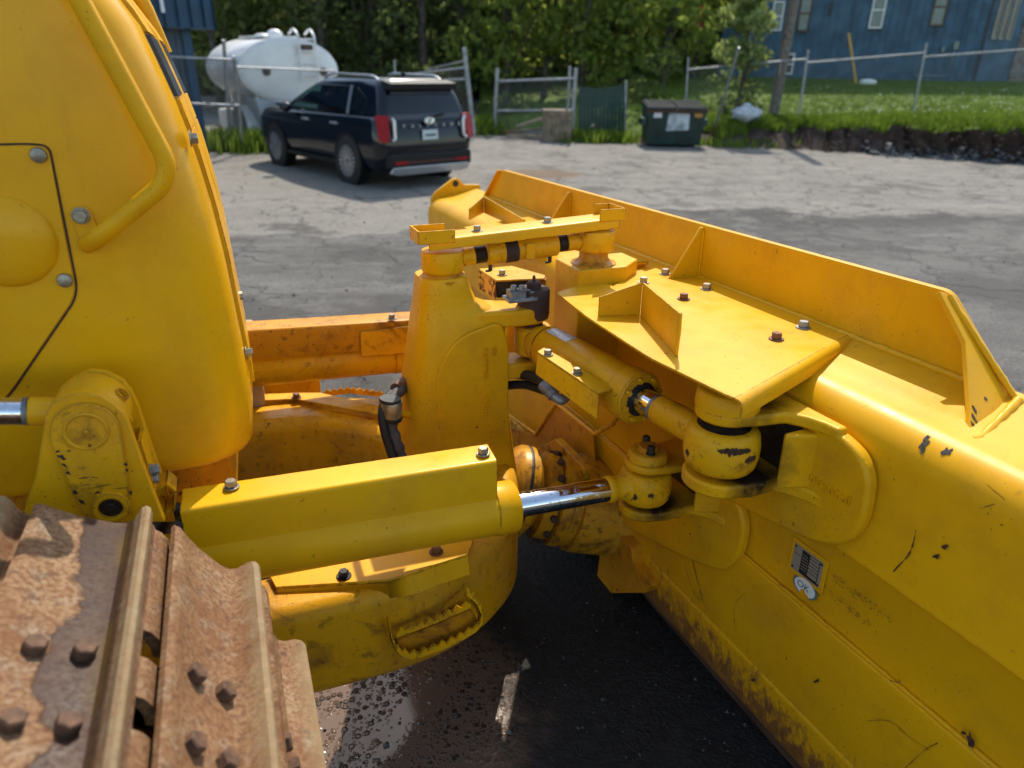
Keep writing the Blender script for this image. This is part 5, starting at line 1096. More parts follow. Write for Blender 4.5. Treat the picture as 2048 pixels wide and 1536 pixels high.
# ================================================================ fences
m_galv=simple('galvanised_steel',(.36,.37,.38),.5,.55,30,.2,.2,10)
m_wire=simple('fence_wire',(.20,.21,.21),.55,.5,0,.2,.1)
def post(parent,p0,p1,r=.032,name='post',mat=None):
    p0,p1=V(p0),V(p1); return obj(name,MB().cyl(p0-V((0,0,.1)) if p0.z<p1.z else p0,p1,r,10),mat or m_galv,parent,smooth=50)
def wires(parent,p0,p1,p2,p3,step=.085,r=.0022):
    # diamond mesh between bottom-left p0, bottom-right p1, top-right p2, top-left p3
    p0,p1,p2,p3=[V(p) for p in (p0,p1,p2,p3)]; L_=(p1-p0).length; H_=(p3-p0).length; mb=MB()
    Q=lambda x,y:(p0.lerp(p1,x/L_)).lerp(p3.lerp(p2,x/L_),y/H_)
    n=int((L_+H_)/step)
    for k in range(n):
        c=k*step
        for sg in (1,-1):
            a=max(0,c-H_); e=min(L_,c)
            if e-a<.02: continue
            y0,y1=(c-a,c-e); A,B_=Q(a,y0 if sg>0 else H_-y0),Q(e,y1 if sg>0 else H_-y1)
            u=(B_-A).normalized(); q=u.orthogonal().normalized()*r; w_=u.cross(q)
            mb.mesh([A+q,A-q*.5+w_*.86,A-q*.5-w_*.86,B_+q,B_-q*.5+w_*.86,B_-q*.5-w_*.86],[(0,1,4,3),(1,2,5,4),(2,0,3,5)])
    return obj('chain_link',mb,m_wire,parent,kind='stuff',smooth=0)
F1=[((5.113,23,0.154),(5.03,23,1.622)),((8.173,22,0.382),(8.129,22,1.855)),((11.098,21.3,0.526),(11.016,21.3,2.047)),((13.821,20.5,0.645),(13.565,20.5,2.185)),((16.806,19.8,0.736),(16.428,19.8,2.321))]
fr_=empty('chain_link_fence',F1[1][0],'long chain-link fence across the lawn with slanted posts','fence')
for k,(p,q) in enumerate(F1):
    ex=V(q)+(V(q)-V(p))*.16; post(fr_,p,ex)
for k in range(len(F1)-1):
    post(fr_,F1[k][1],F1[k+1][1],.024,'top_rail'); wires(fr_,F1[k][0],F1[k+1][0],F1[k+1][1],F1[k][1])
lp=obj('leaning_pole',MB().cyl((5.654,21.731,-0.35),(5.729,20.4,2.083),.035,10),m_galv,label='grey metal pole leaning against the bush beside the dumpster',cat='pole',smooth=50)
# open gate frame, centre
gt_=empty('gate',(-0.648,22.74,-0.35),'galvanised double-post gate frame with two rails and mesh','gate')
A0,A1=(-0.674,22.6,-0.395),(-0.582,22.6,1.481); B0_,B1_=(1.552,21,-0.348),(1.579,21,1.527)
post(gt_,A0,A1,.055); post(gt_,B0_,B1_,.055); post(gt_,(1.424,21.2,-0.342),(1.428,21.2,1.573),.04)
lerp=lambda a,c,t:V(a).lerp(V(c),t)
for t_y in (.86,.43): post(gt_,lerp(A0,A1,t_y),lerp(B0_,B1_,t_y),.035,'rail')
wires(gt_,A0,B0_,lerp(B0_,B1_,.86),lerp(A0,A1,.86))
gp=empty('fence_panel',(2.566,23.015,-0.35),'dark green slatted fence panel beside the gate post','fence')
p0,p1,p2,p3=(1.752,21.3,-0.238),(3.125,21.6,-0.188),(3.043,21.6,1.162),(1.709,21.3,1.072)
m_gslat=simple('green_privacy_slat',(.006,.040,.034),.5,0,20,.2,.2,3)
for k in range(12):
    a,c=k/12+.004,(k+1)/12-.004; dip=.10*math.sin(math.pi*(k+.5)/12); z_=V((0,0,-dip)); obj('slat',MB().prism([lerp(p0,p1,a),lerp(p0,p1,c),lerp(p3,p2,c)+z_,lerp(p3,p2,a)+z_],(0,.012,0)),m_gslat,gp)
post(gp,p1,lerp(p1,p2,1.05),.03)
# left fence and leaning gate leaf
lf=empty('chain_link_fence',(-6.551,17.529,-0.35),'short chain-link fence between the shed and the tank truck','fence')
for a,c in (((-6.291,17.059,-0.35),(-5.964,16.4,1.67)),((-6.73,17.501,-0.35),(-6.326,16.9,1.98))): post(lf,a,c,.04)
post(lf,(-7.014,15.5,1.638),(-5.933,16.4,1.594),.024,'top_rail'); post(lf,(-7.173,15.5,0.784),(-5.998,16.4,0.699),.024,'rail'); wires(lf,(-7.769,15.648,-0.35),(-6.38,17.246,-0.35),(-5.93,16.4,1.613),(-7.217,15.3,1.642))
post(lf,(-5.989,16.5,1.457),(-4.475,19,1.377),.02,'top_rail'); wires(lf,(-6.291,17.059,-0.35),(-4.501,19.593,-0.35),(-4.475,19,1.377),(-6.01,16.5,1.457))
lg=empty('gate_leaf',(-1.378,22.28,-0.35),'leaning gate leaf with rails swept down behind the car','gate')
post(lg,(-1.186,21,-0.127),(-1.44,21,1.992),.06); post(lg,(-1.419,21,1.492),(-3.492,23,1.215),.032,'rail'); post(lg,(-1.395,21,1.206),(-3.65,23,1.034),.032,'rail'); post(lg,(-1.445,21,1.651),(-2.742,23,1.39),.02,'brace'); post(lg,(-3.629,23,-0.018),(-3.633,23,1.645),.03)
wires(lg,(-1.186,21,-0.127),(-3.722,23,-0.336),(-3.492,23,1.215),(-1.419,21,1.492))
# ================================================================ dumpster, crate, timber, small things
m_dgreen=simple('dumpster_green',(.008,.038,.034),.45,.1,15,.2,.3,3)
dx0,dx1=(3.418,19.775,-0.35),(4.93,19.774,-0.35); DX=(V(dx1)-V(dx0)); DW=DX.length; DXn=DX.normalized(); DYn=V((-DXn.y,DXn.x,0)); DO=V(dx0)
dm=empty('dumpster',DO+DX*.5+DYn*.5,'dark green dumpster with grey lids and a torn white notice','dumpster')
dq=lambda x,y,z:DO+DXn*x+DYn*y+V((0,0,z))
obj('bin_body',MB().loft([[dq(.06,.05,.06),dq(DW-.06,.05,.06),dq(DW-.06,1.0,.06),dq(.06,1.0,.06)],[dq(0,-.06,.93),dq(DW,-.06,.93),dq(DW,1.1,1.04),dq(0,1.1,1.04)]]),m_dgreen,dm,bevel=.01)
obj('rim',MB().box(dq(DW/2,-.075,.90),DXn*(DW/2+.03),DYn*.03,V((0,0,.04))),simple('rust_rim',(.06,.03,.02),.8,0,30,.4),dm)
m_lid=simple('grey_lid',(.05,.055,.055),.9,0,0,.2,.2,8,.08)
for x0,x1 in ((0,.49),(.51,1)):
    l_=obj('lid',MB().prism([dq(DW*x0-.03*(x0==0),-.14,.95),dq(DW*x1,-.14,.95),dq(DW*x1,1.12,1.08),dq(DW*x0,1.12,1.08)],(0,0,.035)),m_lid,dm,bevel=.006)
    for k in range(6): obj('lid_rib',MB().box(dq(DW*(x0+(x1-x0)*(k+.5)/6),.46,1.055),DXn*.028,DYn*.58+V((0,0,.066)),V((0,0,.016))),m_lid,l_,bevel=.004)
obj('notice',MB().prism([dq(DW*.33,-.045,.42),dq(DW*.72,-.047,.44),dq(DW*.71,-.06,.84),dq(DW*.36,-.06,.86)],-DYn*.004),simple('faded_notice',(.50,.55,.58),.6,0,0,.2,.3,6),dm)
obj('notice',MB().prism([dq(DW*.09,-.062,.74),dq(DW*.24,-.062,.74),dq(DW*.23,-.068,.86),dq(DW*.10,-.068,.87)],-DYn*.004),simple('white_notice',(.62,.60,.62),.6,0,0,.2,.1),dm,label='small white notice on the dumpster')
obj('notice',MB().prism([dq(DW*.80,-.062,.76),dq(DW*.93,-.062,.76),dq(DW*.93,-.068,.86),dq(DW*.80,-.068,.86)],-DYn*.004),simple('orange_notice',(.45,.22,.04),.6,0,0,.2,.1),dm,label='small orange notice on the dumpster')
for x in (-.05,DW+.05): obj('lift_pocket',MB().box(dq(x,.45,.62),DXn*.05,DYn*.35,V((0,0,.09))),m_dgreen,dm,bevel=.008)
m_wood=simple('weathered_wood',(.30,.22,.15),.85,0,40,.4,.3,5); m_wood2=simple('new_wood',(.42,.29,.17),.8,0,40,.4,.3,5)
c0,c1=V((0.743,20.748,-0.35)),V((1.521,20.745,-0.35)); CX=c1-c0; CY=V((-CX.y,CX.x,0)).normalized()
ctt=empty('wooden_crate',c0+CX*.5,'grey-brown wooden crate standing against the gate post','crate'); cq=lambda x,y,z:c0+CX*x+CY*y+V((0,0,z))
for k in range(7): obj('slat',MB().box(cq((k+.5)/7,0,.42),CX*.062,CY*.012,V((0,0,.34))),m_wood,ctt)
for k in range(5): obj('slat',MB().box(cq(0.01,.07+.14*k,.42),CX.normalized()*.012,CY*.06,V((0,0,.34))),m_wood,ctt)
for z in (.08,.74): obj('rail',MB().box(cq(.5,-.025,z),CX*.5,CY*.014,V((0,0,.05))),m_wood,ctt)
obj('crate_lid',MB().box(cq(.5,.34,.80),CX*.52,CY*.38,V((0,0,.012))),m_wood,ctt)
for k,(a,c,zz,mt,lb) in enumerate((((-0.255,21.715,-0.35),(0.814,21.177,-0.35),.06,m_wood2,'pale timber plank lying lowest in front of the crate'),((-0.039,22.213,-0.35),(0.816,22.06,-0.35),.2,m_wood,'weathered plank resting in the middle of the timber pile'),((0.035,22.544,-0.35),(0.891,23.368,-0.35),.42,m_wood2,'timber plank propped up on the pile beside the crate'),((-0.34,22.474,-0.35),(0.332,22.281,-0.35),.12,simple('reddish_wood',(.32,.15,.08),.85,0,40,.4),'short reddish board at the left end of the timber pile'))):
    a,c=V(a)+V((0,0,.04+zz*.5)),V(c)+V((0,0,.04+zz)); u=(c-a); s_=u.cross(V((0,0,1))).normalized(); obj('plank',MB().box((a+c)/2,u*.5,s_*.11,V((0,0,.022))),mt,label=lb,cat='plank',group='timber pile by the crate')
m_wst=simple('white_paint',(.72,.70,.66),.6,0,0,.2,.1)
def stake(p,q,r,mat,label): obj('stake',MB().box((V(p)+V(q))/2,V((r,0,0)),V((0,r,0)),(V(q)-V(p))*.5),mat,label=label,cat='stake')
stake((2.36,22.034,-0.35),(2.089,20.6,0.115),.03,m_wst,'short white stake in the grass before the green fence panel'); stake((5.685,21.736,-0.35),(5.309,20.2,0.199),.035,m_wood2,'short wooden stake beside the right end of the dumpster')
stake((9.521,19.104,-0.35),(9.358,18.8,-0.054),.045,m_wst,'broken white stake lying among the rubble'); stake((11.824,27,1.17),(11.233,27,2.726),.035,simple('yellow_guy_guard',(.50,.30,.06),.5,0,0,.2,.1),'tall yellow marker stake leaning on the lawn')
mb=MB(); mb.lathe((12.231,27,1.144),(0,0,1),[(.26,0),(.28,.05),(.27,.10),(.20,.14),(.05,.16)],24); o=obj('septic_cover',mb,simple('pale_lid',(.62,.66,.62),.6,0,0,.2,.1),smooth=50,label='round pale tank lid set in the lawn',cat='lid')
bgp=V((6.473,21.4,0.313)); mb=MB(); rr=random.Random(3)
bm=bmesh.new(); bmesh.ops.create_icosphere(bm,subdivisions=3,radius=1); vv_=[bgp+V((v.co.x*.42*(1+.12*math.sin(v.co.z*9+v.co.x*7)),v.co.y*.3,.12+v.co.z*.24*(1+.2*math.sin(v.co.x*6+2)))) for v in bm.verts]; ff_=[[x.index for x in f.verts] for f in bm.faces]; bm.free(); mb.mesh(vv_,ff_)
obj('plastic_sack',mb,simple('white_plastic',(.55,.58,.62),.4,0,14,.8,.25,6),smooth=60,label='crumpled white plastic sack lying under the bush',cat='sack')
pu=empty('utility_pole',(7.636,22.6,0.446),'grey wooden utility pole leaning in front of the blue house','pole'); obj('pole_shaft',MB().tube([(7.635,22.6,0.362),(7.676,22.6,2.086),(7.729,22.6,3.842),(7.763,22.6,6.793)],[.15,.145,.14,.13],12),simple('grey_pole_wood',(.20,.17,.14),.9,0,30,.6,.3,8),pu,smooth=60)
obj('guy_wire',MB().tube([(7.549,22.4,1.428),(7.539,22.4,1.821)],.02,6),m_galv,pu)
mb=MB(); mb.prism([(6.94,31,2.897),(7.15,31,2.936),(7.147,31,3.729),(6.95,31,3.76)],(0,.03,0)); o=obj('red_banner',mb,simple('red_cloth',(.45,.03,.02),.7,0,10,.4),label='narrow red banner hanging at the corner of the blue house',cat='banner')
# ================================================================ blue house
hs_=empty('blue_house',(14.587,31.6,1.212),'blue board-sided house with white and brown windows above the lawn','house')
HA,HB=V((8.838,34.2,1.308)),V((17.877,30.4,1.237)); HX=(HB-HA); HLn=HX.length; HXn=V((HX.x,HX.y,0)).normalized(); HN=V((HXn.y,-HXn.x,0)); HN=HN if HN.y<0 else -HN
m_siding=simple('blue_siding',(.056,.122,.185),.7,0,25,.2,.22,2); m_trim=simple('brown_trim',(.075,.045,.035),.7,0,0,.2,.2); m_glass=simple('window_glass',(.05,.065,.06),.12,0,0,.2,.5,1.5,.6); m_blind=simple('pale_blind',(.22,.26,.23),.6,0,0,.2,.1)
hq=lambda x,z,o=0:HA+HXn*x+HN*o+V((0,0,z))
obj('wall',MB().prism([hq(0,-.8),hq(HLn,-.8),hq(HLn,7),hq(0,7)],-HN*6),m_siding,hs_)
for k in range(int(HLn/.28)+1): obj('batten',MB().box(hq(k*.28,3.1,.012),HXn*.022,HN*.014,V((0,0,3.9))),m_siding,hs_)
obj('corner_board',MB().box(hq(HLn+.02,3.1,.02),HXn*.05,HN*.03,V((0,0,3.9))),m_trim,hs_)
def win(x0,x1,z0,z1,fm_,name='window',par=hs_,q=hq,lab=None,blind=True):
    w_=obj(name,MB().prism([q(x0,z0,.03),q(x1,z0,.03),q(x1,z1,.03),q(x0,z1,.03)],HN*.012),m_glass,par,label=lab); fw_=.055
    for a in ((x0-fw_,x1+fw_,z0-fw_,z0),(x0-fw_,x1+fw_,z1,z1+fw_),(x0-fw_,x0,z0,z1),(x1,x1+fw_,z0,z1)): obj('frame',MB().prism([q(a[0],a[2],.028),q(a[1],a[2],.028),q(a[1],a[3],.028),q(a[0],a[3],.028)],HN*.04),fm_,w_)
    zm=(z0+z1)/2; obj('sash_rail',MB().prism([q(x0,zm-.025,.042),q(x1,zm-.025,.042),q(x1,zm+.025,.042),q(x0,zm+.025,.042)],HN*.015),fm_,w_)
    if blind:
        for za,zb in ((z0+.04,zm-.06),(zm+.05,z1-.05)): obj('blind',MB().prism([q(x0+.03,za,.0425),q(x1-.03,za,.0425),q(x1-.03,zb,.0425),q(x0+.03,zb,.0425)],HN*.002),m_blind,w_)
win(1.97,2.30,1.76,2.75,m_white,lab='white-framed window left of the utility pole'); win(3.0,3.38,1.70,3.0,m_trim,lab='brown-framed window right of the utility pole',blind=True)
win(5.72,6.10,1.85,3.05,m_white,lab='white-framed window over a brown sill'); win(7.86,8.26,1.92,3.15,m_trim,lab='large brown-framed window'); win(2.82,3.02,.10,.80,m_white,lab='small low white window',blind=False)
obj('sill',MB().box(hq(5.91,1.76,.05),HXn*.27,HN*.03,V((0,0,.025))),m_trim,hs_)
obj('wall_bracket',MB().box(hq(4.13,2.5,.05),HXn*.035,HN*.05,V((0,0,.25))),m_trim,hs_)
for x,z,s in ((8.92,1.2,.14),(8.5,1.05,.09),(6.2,.74,.08)): obj('meter_box',MB().box(hq(x,z,.06),HXn*s*.6,HN*.06,V((0,0,s))),m_blind,hs_,bevel=.01)
obj('conduit',MB().tube([hq(8.9,1.1,.04),hq(8.88,.12,.04),hq(7.7,.10,.04)],.022,6),m_blind,hs_)
obj('downspout',MB().tube([hq(9.05,1.2,.05),hq(9.1,7,.05)],.03,6),m_siding,hs_)
WA,WB=V((17.896,30.3,1.239)),V((19.503,30.9,1.306)); WX=(WB-WA); WL=WX.length; WXn=V((WX.x,WX.y,0)).normalized(); WN=V((WXn.y,-WXn.x,0)); WN=WN if WN.y<0 else -WN
wq=lambda x,z,o=0:WA+WXn*x+WN*o+V((0,0,z))
obj('wing_wall',MB().prism([wq(0,-.8),wq(WL,-.8),wq(WL,7),wq(0,7)],-WN*3),m_siding,hs_)
for k in range(3):
    x0=.22+k*.38; wn_=obj('window',MB().prism([wq(x0,1.55+.0*k,.02),wq(x0+.20,1.55,.02),wq(x0+.20,3.4,.02),wq(x0,3.4,.02)],WN*.02),m_glass,hs_,label=('left','middle','right')[k]+' tall narrow window of the house wing')
    for a in ((x0-.05,x0),(x0+.20,x0+.25)): obj('frame',MB().prism([wq(a[0],1.5,.02),wq(a[1],1.5,.02),wq(a[1],3.4,.02),wq(a[0],3.4,.02)],WN*.04),m_gsteel,wn_)
    obj('frame',MB().prism([wq(x0,1.5,.02),wq(x0+.2,1.5,.02),wq(x0+.2,1.55,.02),wq(x0,1.55,.02)],WN*.04),m_gsteel,wn_)
t=NT('stone_wall'); br_=t.n.new('ShaderNodeTexBrick'); br_.inputs['Scale'].default_value=2.2; br_.inputs['Color1'].default_value=(.20,.18,.17,1); br_.inputs['Color2'].default_value=(.11,.07,.06,1); br_.inputs['Mortar'].default_value=(.22,.21,.2,1)
t.l.new(t.map((1,1,1),(R(90),0,0)),br_.inputs[0]); t.set('Base Color',br_.outputs[0]); t.set('Roughness',.9)
obj('stone_corner',MB().prism([wq(WL+.02,-.8,.04),wq(WL+2.6,-.8,.3),wq(WL+2.6,7,.3),wq(WL+.02,7,.04)],-WN*2),t.m,hs_)
obj('red_sign',MB().prism([wq(WL+.5,.95,.16),wq(WL+1.1,.95,.22),wq(WL+1.1,1.3,.22),wq(WL+.5,1.3,.16)],WN*.02),simple('red_paint',(.25,.04,.03),.6),hs_)
# ================================================================ shed on the left
sh_=empty('shed',(-7.178,16.262,-0.35),'blue metal-clad shed with an overhanging deep blue eave','building')
m_clad=simple('grey_blue_cladding',(.045,.075,.115),.5,.1,8,.1,.25,2); m_eave=simple('deep_blue_metal',(.010,.060,.125),.4,.2,8,.1,.2,2)
sa,sb_=V((-9.566,14.447,-0.35)),V((-6.965,16.667,-0.35)); SX=sb_-sa; SL=SX.length; SXn=SX.normalized(); SN=V((SXn.y,-SXn.x,0)); SN=SN if SN.y<0 else -SN
sq=lambda x,z,o=0:sa+SXn*x+SN*o+V((0,0,z))
obj('wall',MB().prism([sq(-4,0),sq(SL,0),sq(SL,3.6),sq(-4,3.6)],-SN*5),m_clad,sh_)
for k in range(16): obj('wall_rib',MB().box(sq(SL-.25-k*.22,1.35,.012),SXn*.03,SN*.014,V((0,0,1.3))),m_clad,sh_)
obj('corner_trim',MB().box(sq(SL-.06,1.45,.03),SXn*.09,SN*.03,V((0,0,1.45))),m_eave,sh_)
ez=2.52
obj('eave_shadow_band',MB().box(sq(SL-1.5,2.66,.012),SXn*1.5,SN*.015,V((0,0,.16))),m_dark,sh_)  # black strip painting the eave's shadow onto the wall
obj('eave',MB().prism([sq(-4,ez,.45),sq(SL+.42,ez,.45),sq(SL+.42,ez+.05,.55),sq(SL+.42,ez+2.5,.40),sq(-4,ez+2.5,.40),sq(-4,ez+.05,.55)],-SN*.9),m_eave,sh_)
for k in range(14): obj('eave_seam',MB().box(sq(SL+.22-k*.26,ez+1.25,.50),SXn*.012,SN*.05,V((0,0,1.22))),m_eave,sh_)
obj('vent_box',MB().box(sq(SL-.28,2.60,.10),SXn*.17,SN*.09,V((0,0,.09))),simple('pale_fixture',(.42,.42,.36),.6),sh_,bevel=.02)  # pale vent box on the wall under the eave
obj('eave_fixture',MB().box(sq(SL-.62,ez+.42,.62),SXn*.03,SN*.02,V((0,0,.16))),m_white,sh_)
# ================================================================ tank truck
m_tank=simple('white_tank_paint',(.80,.80,.79),.35,.05,0,.2,.1,1.5); m_tshade=simple('grey_chassis',(.10,.10,.10),.7,.2,20,.3)
TC0=V((-5.668,19.3,1.366)); ta=V((-.62,.785,0)).normalized(); tn=V((ta.y,-ta.x,0)); tn=tn if tn.x>0 else -tn
tk=empty('tank_truck',V((TC0.x,TC0.y,-.35)),'white elliptical tank truck parked behind the fence','truck')
def ering(o,rx,rz,n=48): return [o+tn*(rx*math.cos(2*math.pi*k/n))+V((0,0,rz*math.sin(2*math.pi*k/n))) for k in range(n)]
RX,RZ=1.27,.74
prof_t=[(-.05,.3),(-.045,.62),(-.03,.88),(-.012,.985),(.0,1.0),(1.0,1.0),(1.02,1.012),(1.08,1.012),(1.10,1.0),(2.0,1.0),(2.55,1.0),(2.6,.975),(2.66,.85),(2.70,.5)]
obj('tank',MB().loft([ering(TC0+ta*x,RX*s,RZ*s) for x,s in prof_t]),m_tank,tk,smooth=50)
obj('end_rim',MB().loft([ering(TC0+ta*x,RX*s,RZ*s) for x,s in ((.0,1.0),(0,1.015),(.05,1.015),(.05,1.0))],False),m_tank,tk,smooth=30)
for x,r,h in ((.75,.19,.16),(1.6,.22,.10)): 
    o=TC0+ta*x+V((0,0,RZ-.02)); obj('hatch',MB().lathe(o,(0,0,1),[(r,0),(r,h*.7),(r*.9,h),(r*.5,h*1.3),(r*.1,h*1.4)],24),m_tank,tk,smooth=50)
obj('walkway',MB().box(TC0+ta*1.3+V((0,0,RZ+.02)),ta*.9,tn*.42,V((0,0,.025))),m_tank,tk)
for s in (-.12,.30):
    obj('ladder_rail',MB().tube(rnd([TC0-ta*.16+tn*(s+.35)+V((0,0,-.25)),TC0-ta*.16+tn*(s+.35)+V((0,0,RZ+.05)),TC0+ta*.1+tn*(s+.35)+V((0,0,RZ+.22)),TC0+ta*.4+tn*(s+.35)+V((0,0,RZ+.1))],.12),.03,8),m_tank,tk,smooth=60)
for k in range(4): obj('ladder_rung',MB().cyl(TC0-ta*.16+tn*.23+V((0,0,-.1+k*.27)),TC0-ta*.16+tn*.65+V((0,0,-.1+k*.27)),.02,8),m_tank,tk)
obj('placard',MB().box(TC0-ta*.135+tn*.42+V((0,0,RZ*.72)),tn*.17,ta*.015,V((0,0,.06))),m_trim,tk)
for s in (-.62,.86): obj('port',MB().lathe(TC0-ta*.03+tn*s+V((0,0,-.02)),-ta,[(.10,-.05),(.10,.06),(.06,.075)],18),m_trim,tk)
obj('chassis',MB().box(TC0+ta*1.7+V((0,0,-RZ-.12)),ta*2.2,tn*.45,V((0,0,.13))),m_tshade,tk)
for x in (.25,2.1): obj('saddle',MB().box(TC0+ta*x+V((0,0,-RZ*.86)),ta*.08,tn*.85,V((0,0,.20))),m_tank,tk)
obj('rear_box',MB().prism([TC0-ta*.02+tn*x+V((0,0,z)) for x,z in ((-.98,-.62),(-.20,-.74),(-.28,-1.62),(-.74,-1.70))],ta*.7),simple('pale_blue_grey_panel',(.40,.45,.50),.5,0,0,.2,.15,2),tk,bevel=.03)
obj('bumper_frame',MB().tube(rnd([TC0-ta*.1+tn*-.42+V((0,0,-1.5)),TC0-ta*.1+tn*-.42+V((0,0,-.84)),TC0-ta*.1+tn*.9+V((0,0,-.84))],.05),.035,8),m_tshade,tk)
for s in (-.9,.9):
    for x in (.9,): obj('wheel',MB().lathe(TC0+ta*x+tn*(s-.15)+V((0,0,-1.42)),tn,[(.2,0),(.46,.02),(.48,.06),(.48,.24),(.46,.28),(.2,.3)],30),m_dark,tk,smooth=40)
obj('fender',MB().lathe(TC0+ta*.9-tn*1.12+V((0,0,-1.42)),tn,[(.60,0),(.60,.4),(.57,.4),(.57,0)],30,False),m_tank,tk,smooth=40)
obj('side_tank',MB().box(TC0+ta*2.3-tn*.85+V((0,0,-1.25)),ta*.5,tn*.2,V((0,0,.25))),m_tank,tk,bevel=.05)
# ================================================================ black car
ch=V((-.66,.751,0)).normalized(); cl_=V((-ch.y,ch.x,0)); cwp=V((-2.829,12.92,-0.35)); CO=cwp-cl_*.86; CO.z=gz_(cwp.x,cwp.y)
car=empty('parked_car',CO,'shiny black sport utility car parked in front of the tank truck','car')
c3=lambda x,y,z:CO+ch*x+cl_*y+V((0,0,z))
def cpaint(name,col,rough=.12):
    t=NT(name); t.set('Base Color',col); t.set('Roughness',rough); t.set('Coat Weight',.3); t.set('Coat Roughness',.03); t.set('Specular IOR Level',.35); return t.m
m_car=cpaint('black_car_paint',(.003,.005,.009)); m_cgl=cpaint('dark_car_glass',(.004,.005,.006),.06); m_trimk=simple('black_trim',(.008,.008,.009),.5,0,0,.2,.1,8,.25)
m_red=simple('red_lens',(.30,.006,.008),.35,0,0,.2,.1,8,.2); m_sil=simple('satin_silver',(.55,.56,.58),.3,.8,0,.2,.05); m_rgl=cpaint('grey_rear_glass',(.05,.05,.055),.08)
def rrect(x0,x1,w_,z,r,n=7,front=None):
    P=[]; rf=front or r
    for (cx,cy,a0,rr) in ((x1-rf,w_-rf,0,rf),(x0+r,w_-r,90,r),(x0+r,-w_+r,180,r),(x1-rf,-w_+rf,270,rf)):
        for k in range(n):
            a=R(a0+90*k/(n-1)); P.append(c3(cx+rr*math.cos(a),cy+rr*math.sin(a),z(cx+rr*math.cos(a)) if callable(z) else z))
    return P
hood_z=lambda zr:(lambda x:zr-max(0,(x-2.2))*.045-max(0,x-3.4)*.09)
obj('body',MB().loft([rrect(-.98,3.80,.84,.24,.25),rrect(-1.06,3.90,.93,.34,.28,front=.4),rrect(-1.09,3.95,.970,.52,.26,front=.45),rrect(-1.085,3.94,.985,.74,.24,front=.45),rrect(-1.06,3.90,.980,.90,.24,front=.45),rrect(-1.02,3.84,.955,hood_z(1.04),.24,front=.45),rrect(-.99,3.74,.925,hood_z(1.12),.22,front=.42),rrect(-.95,3.5,.85,hood_z(1.15),.2,front=.4)]),m_car,car,smooth=50)
GHS=[(1.10,-1.0,2.62,.895,.14),(1.25,-.965,2.36,.862,.15),(1.45,-.90,1.90,.795,.16),(1.60,-.82,1.50,.735,.18),(1.68,-.76,1.22,.690,.20),(1.725,-.66,.98,.62,.22),(1.745,-.5,.75,.48,.22)]
obj('roof',MB().loft([rrect(a,c,w_,z,r) for z,a,c,w_,r in GHS]),m_car,car,smooth=50)
def ghi(z,i):
    for a,c in zip(GHS,GHS[1:]):
        if z<=c[0]: t=(z-a[0])/(c[0]-a[0]); return a[i]+(c[i]-a[i])*t
    return GHS[-1][i]
def side_panel(name,pts,mat,o=.008,sgn=1,th=.008):
    P=[c3(x,sgn*(ghi(z,3)+o),z) for x,z in pts]; return obj(name,MB().prism(P,cl_*-sgn*th),mat,car,smooth=0)
wb=1.17
for sg in (1,-1):
    side_panel('front_window',[(1.18,wb),(2.22,wb),(1.75,1.45),(1.42,1.56),(1.20,1.575)],m_cgl if sg<0 else cpaint('green_reflection_glass',(.05,.10,.09),.05),sgn=sg)  # near front window has a green reflection put into its colour
    side_panel('rear_window',[(.12,wb),(1.12,wb),(1.14,1.575),(.16,1.58)],m_cgl,sgn=sg)
    side_panel('quarter_window',[(-.66,wb),(.02,wb),(.05,1.575),(-.10,1.57),(-.45,1.42)],m_cgl,sgn=sg)
    side_panel('window_trim',[(.03,wb-.02),(.11,wb-.02),(.15,1.60),(.06,1.60)],m_sil,.012,sg)
    side_panel('window_trim',[(.03,1.585),(.15,1.585),(1.25,1.60),(1.45,1.585),(1.43,1.565),(1.2,1.58)],m_sil,.012,sg)
    for x in (.42,1.52): obj('door_handle',MB().box(c3(x,sg*.985,.985),ch*.11,cl_*.022,V((0,0,.02))),m_sil,car,bevel=.012)
    m_=obj('mirror',MB().ball(c3(2.12,sg*1.06,1.16),.12,14,8,(1,1,.75)),m_car,car,smooth=60)
    obj('roof_rail',MB().tube(rnd([c3(-.58,sg*.62,1.69),c3(-.40,sg*.62,1.755),c3(1.0,sg*.62,1.765),c3(1.3,sg*.62,1.68)],.14),.02,8),m_sil,car,smooth=60)
    obj('rocker',MB().box(c3(1.45,sg*.955,.33),ch*1.0,cl_*.03,V((0,0,.045))),m_sil if 0 else m_trimk,car,bevel=.02)
    for x in (0,2.9):
        o=c3(x,sg*.70,.385)
        obj('wheel_arch',MB().lathe(c3(x,sg*.90,.40),cl_*sg,[(.46,0),(.46,.095),(.425,.102),(.40,.08)],36,False),m_trimk,car,smooth=40)
        obj('arch_recess',MB().lathe(c3(x,sg*.90,.39),cl_*sg,[(.43,0),(.43,.088)],36),m_dark,car)
        wh=obj('wheel',MB().lathe(o,cl_*sg,[(.24,0),(.35,.01),(.380,.05),(.385,.10),(.385,.24),(.37,.29),(.33,.303),(.275,.297)],36,False),m_dark,car,smooth=40)
        obj('rim',MB().lathe(c3(x,sg*.93,.385),cl_*sg,[(.278,.075),(.268,.082),(.25,.05),(.10,.03),(.0601,.045),(.055,.06),(.01,.06)],36,False),simple('dark_rim',(.10,.10,.105),.35,.6,0,.2,.05),wh,smooth=40)
        for k in range(20):
            a=2*math.pi*k/20; u=ch*math.cos(a)+V((0,0,1))*math.sin(a); w__=u.cross(cl_); p=c3(x,sg*1.0,.385)
            obj('spoke',MB().prism([p+u*.05-w__*.008,p+u*.262-w__*.014+cl_*sg*.008,p+u*.262+w__*.014+cl_*sg*.008,p+u*.05+w__*.008],-cl_*sg*.03),m_sil,wh,smooth=0)
rear=lambda y,z,o=.008:c3(ghi(z,1)-o,y,z)
